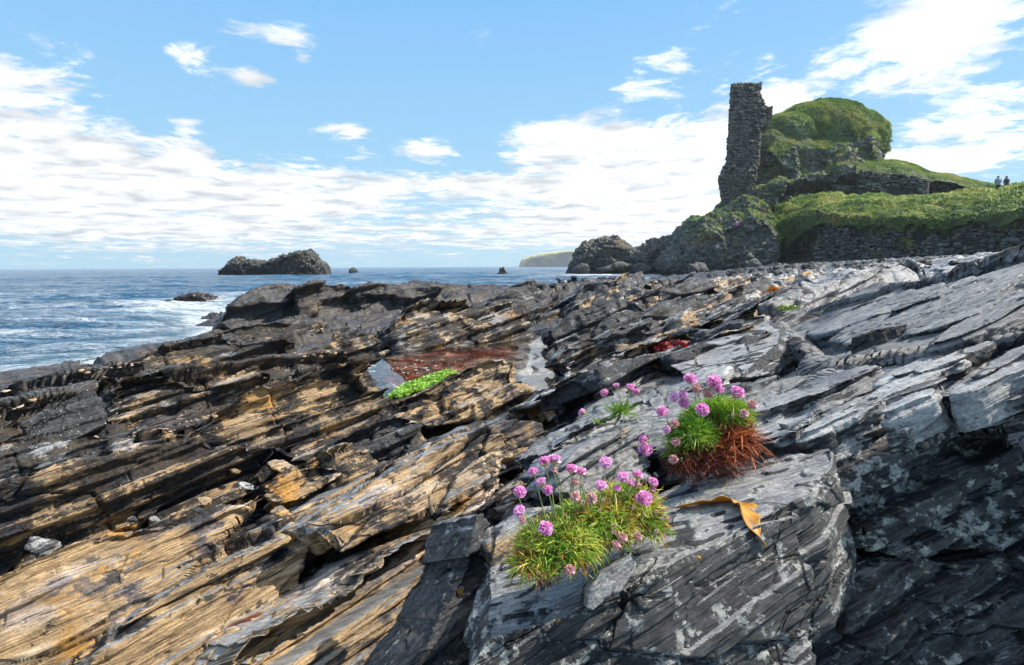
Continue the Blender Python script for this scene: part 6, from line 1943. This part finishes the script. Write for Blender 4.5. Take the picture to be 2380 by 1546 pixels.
# ---------------------------------------------------------------- two walkers on the ridge
def person(label, base, height, coat, legs, skin, hair, hooded, bow, face):
    root = bpy.data.objects.new("person", None); scene.collection.objects.link(root); root.location = base
    root.rotation_euler = (0, 0, face); tag(root, label, 'person')
    h = height
    J = {'pel': (0, 0, .52), 'wai': (0, -.01, .60), 'che': (0, -.02 - bow * .5, .73), 'nek': (0, -.03 - bow, .835), 'hed': (0, -.05 - bow * 1.3, .885), 'top': (0, -.05 - bow * 1.4, .965)}
    E = [('pel', 'wai'), ('wai', 'che'), ('che', 'nek'), ('nek', 'hed'), ('hed', 'top')]
    rad = {'pel': .085, 'wai': .08, 'che': .098, 'nek': .036, 'hed': .058, 'top': .045}
    for s, t in ((-1, 'l'), (1, 'r')):
        for nm, p, r_ in (('hip', (s * .05, 0, .49), .066), ('kne', (s * .055, -.03, .27), .044), ('ank', (s * .055, .0, .05), .028), ('toe', (s * .06, -.09, .02), .024), ('sho', (s * .105, -.02 - bow * .8, .80), .047), ('elb', (s * .15, -.03 - bow * .5, .645), .034), ('wri', (s * .10, -.14 - bow * .3, .575), .024), ('han', (s * .075, -.19 - bow * .3, .585), .020)):
            J[nm + t] = p; rad[nm + t] = r_
        E += [('pel', 'hip' + t), ('hip' + t, 'kne' + t), ('kne' + t, 'ank' + t), ('ank' + t, 'toe' + t), ('che', 'sho' + t), ('sho' + t, 'elb' + t), ('elb' + t, 'wri' + t), ('wri' + t, 'han' + t)]
        for q, dx in enumerate((-.012, -.004, .004, .011)):
            J['f%d' % q + t] = (s * .075 + dx, -.215 - bow * .3 - .006 * (q in (1, 2)), .578); rad['f%d' % q + t] = .0045; E.append(('han' + t, 'f%d' % q + t))
        J['th' + t] = (s * .055, -.20 - bow * .3, .592); rad['th' + t] = .005; E.append(('wri' + t, 'th' + t))
    names = list(J); me = bpy.data.meshes.new("body")
    me.from_pydata([tuple(c * h for c in J[k]) for k in names], [(names.index(a), names.index(b_)) for a, b_ in E], [])
    o = link("body", me, root); m = o.modifiers.new("skin", 'SKIN'); m.use_smooth_shade = True
    for i, k in enumerate(names):
        me.skin_vertices[0].data[i].radius = (rad[k] * h, rad[k] * h * (.8 if k in ('che', 'wai', 'pel') else 1)); me.skin_vertices[0].data[i].use_root = (k == 'pel')
    o.modifiers.new("sub", 'SUBSURF').render_levels = 1
    dg = bpy.context.evaluated_depsgraph_get(); me2 = bpy.data.meshes.new_from_object(o.evaluated_get(dg)); o.modifiers.clear(); o.data = me2
    for mm in (skin, coat, legs): me2.materials.append(mm)
    for p in me2.polygons:
        c = p.center / h
        p.material_index = 2 if c.z < .53 and abs(c.y) < .13 else (1 if c.z < .83 and c.y > -.165 - bow * .3 else 0)
        p.use_smooth = True
    # coat: a skirted jacket following the trunk
    V, F, mm = [], [], 18
    for z, rx, ry, yo in ((.46, .125, .10, 0), (.55, .115, .095, 0), (.66, .115, .098, -bow * .3), (.76, .125, .10, -bow * .7), (.815, .095, .08, -bow * .9), (.845, .05, .05, -bow)):
        for j in range(mm):
            a = 2 * math.pi * j / mm; V.append((rx * h * math.cos(a), (-.015 + yo) * h + ry * h * math.sin(a), z * h))
    for i in range(5):
        for j in range(mm): F.append((i * mm + j, i * mm + (j + 1) % mm, (i + 1) * mm + (j + 1) % mm, (i + 1) * mm + j))
    jk = link("jacket", np_mesh("jacket", np.array(V), np.array(F), coat), root)
    hv, hf = ellipsoid((0, (-.045 - bow * 1.35) * h, .928 * h), .062 * h, .066 * h, .062 * h, 12)
    bmh = bmesh.new(); vs = [bmh.verts.new(v) for v in hv]
    for f in hf: bmh.faces.new([vs[i] for i in f])
    cut = [f for f in bmh.faces if f.calc_center_median().y < (-.075 - bow * 1.35) * h and f.calc_center_median().z < .945 * h]
    bmesh.ops.delete(bmh, geom=cut, context='FACES'); mh = bpy.data.meshes.new("hood"); bmh.to_mesh(mh); bmh.free(); mh.materials.append(coat if hooded else hair)
    link("hood" if hooded else "hair", mh, root)
    # nose and brow so the head has a face
    fv, ff = ellipsoid((0, (-.112 - bow * 1.35) * h, .905 * h), .008 * h, .012 * h, .014 * h, 6)
    bf = bmesh.new(); vs = [bf.verts.new(v) for v in fv]
    for f in ff: bf.faces.new([vs[i] for i in f])
    mf = bpy.data.meshes.new("nose"); bf.to_mesh(mf); bf.free(); mf.materials.append(skin); link("nose", mf, root)
    return root


def build_people():
    skin = simple_mat("skin", (0.45, 0.27, 0.19), .5, .1); hair = simple_mat("hair", (0.06, 0.05, 0.05), .6, .2)
    blue = simple_mat("pale_jacket", (0.20, 0.26, 0.33), .7, .15, 8); plum = simple_mat("plum_jacket", (0.07, 0.03, 0.06), .7, .2, 8); jeans = simple_mat("trousers", (0.03, 0.035, 0.05), .8, .2)
    d = 56.5
    a = at(2318, 449, d); b_ = at(2338, 449, d)
    person("person with bowed head in a pale blue grey jacket on the ridge", a, 1.72, blue, jeans, skin, hair, False, .05, R(150))
    person("person in a dark plum hooded jacket beside the pale blue one", b_, 1.70, plum, jeans, skin, hair, True, .01, R(175))
plan_slabs()
build_shore(ROCK)
build_slabs()
build_feature_rocks()
build_plates()
build_sheets()
build_pools()
build_far()
build_boulders()
build_weed()
build_stones()
build_chips()
build_thrift()
build_people()


def build_haze():
    """the thin sea air that pales the far rocks"""
    x0, x1, y0, y1, z0, z1 = -1200.0, 1200.0, -60.0, 2300.0, -8.0, 75.0
    v = [(x, y, z) for x in (x0, x1) for y in (y0, y1) for z in (z0, z1)]
    f = [(0, 1, 3, 2), (4, 6, 7, 5), (0, 4, 5, 1), (2, 3, 7, 6), (0, 2, 6, 4), (1, 5, 7, 3)]
    me = bpy.data.meshes.new("haze"); me.from_pydata(v, [], f); me.update()
    m = bpy.data.materials.new("sea_air"); m.use_nodes = True
    b = NB(m.node_tree); b.n.clear()
    out = b.new('ShaderNodeOutputMaterial'); pv = b.new('ShaderNodeVolumePrincipled')
    pv.inputs['Color'].default_value = (0.80, 0.88, 0.95, 1); pv.inputs['Density'].default_value = 0.00020
    pv.inputs['Anisotropy'].default_value = 0.3
    b.l.new(pv.outputs[0], out.inputs['Volume'])
    me.materials.append(m)
    tag(link("haze", me), "thin sea haze over the shore", None, None, 'stuff')


build_haze()
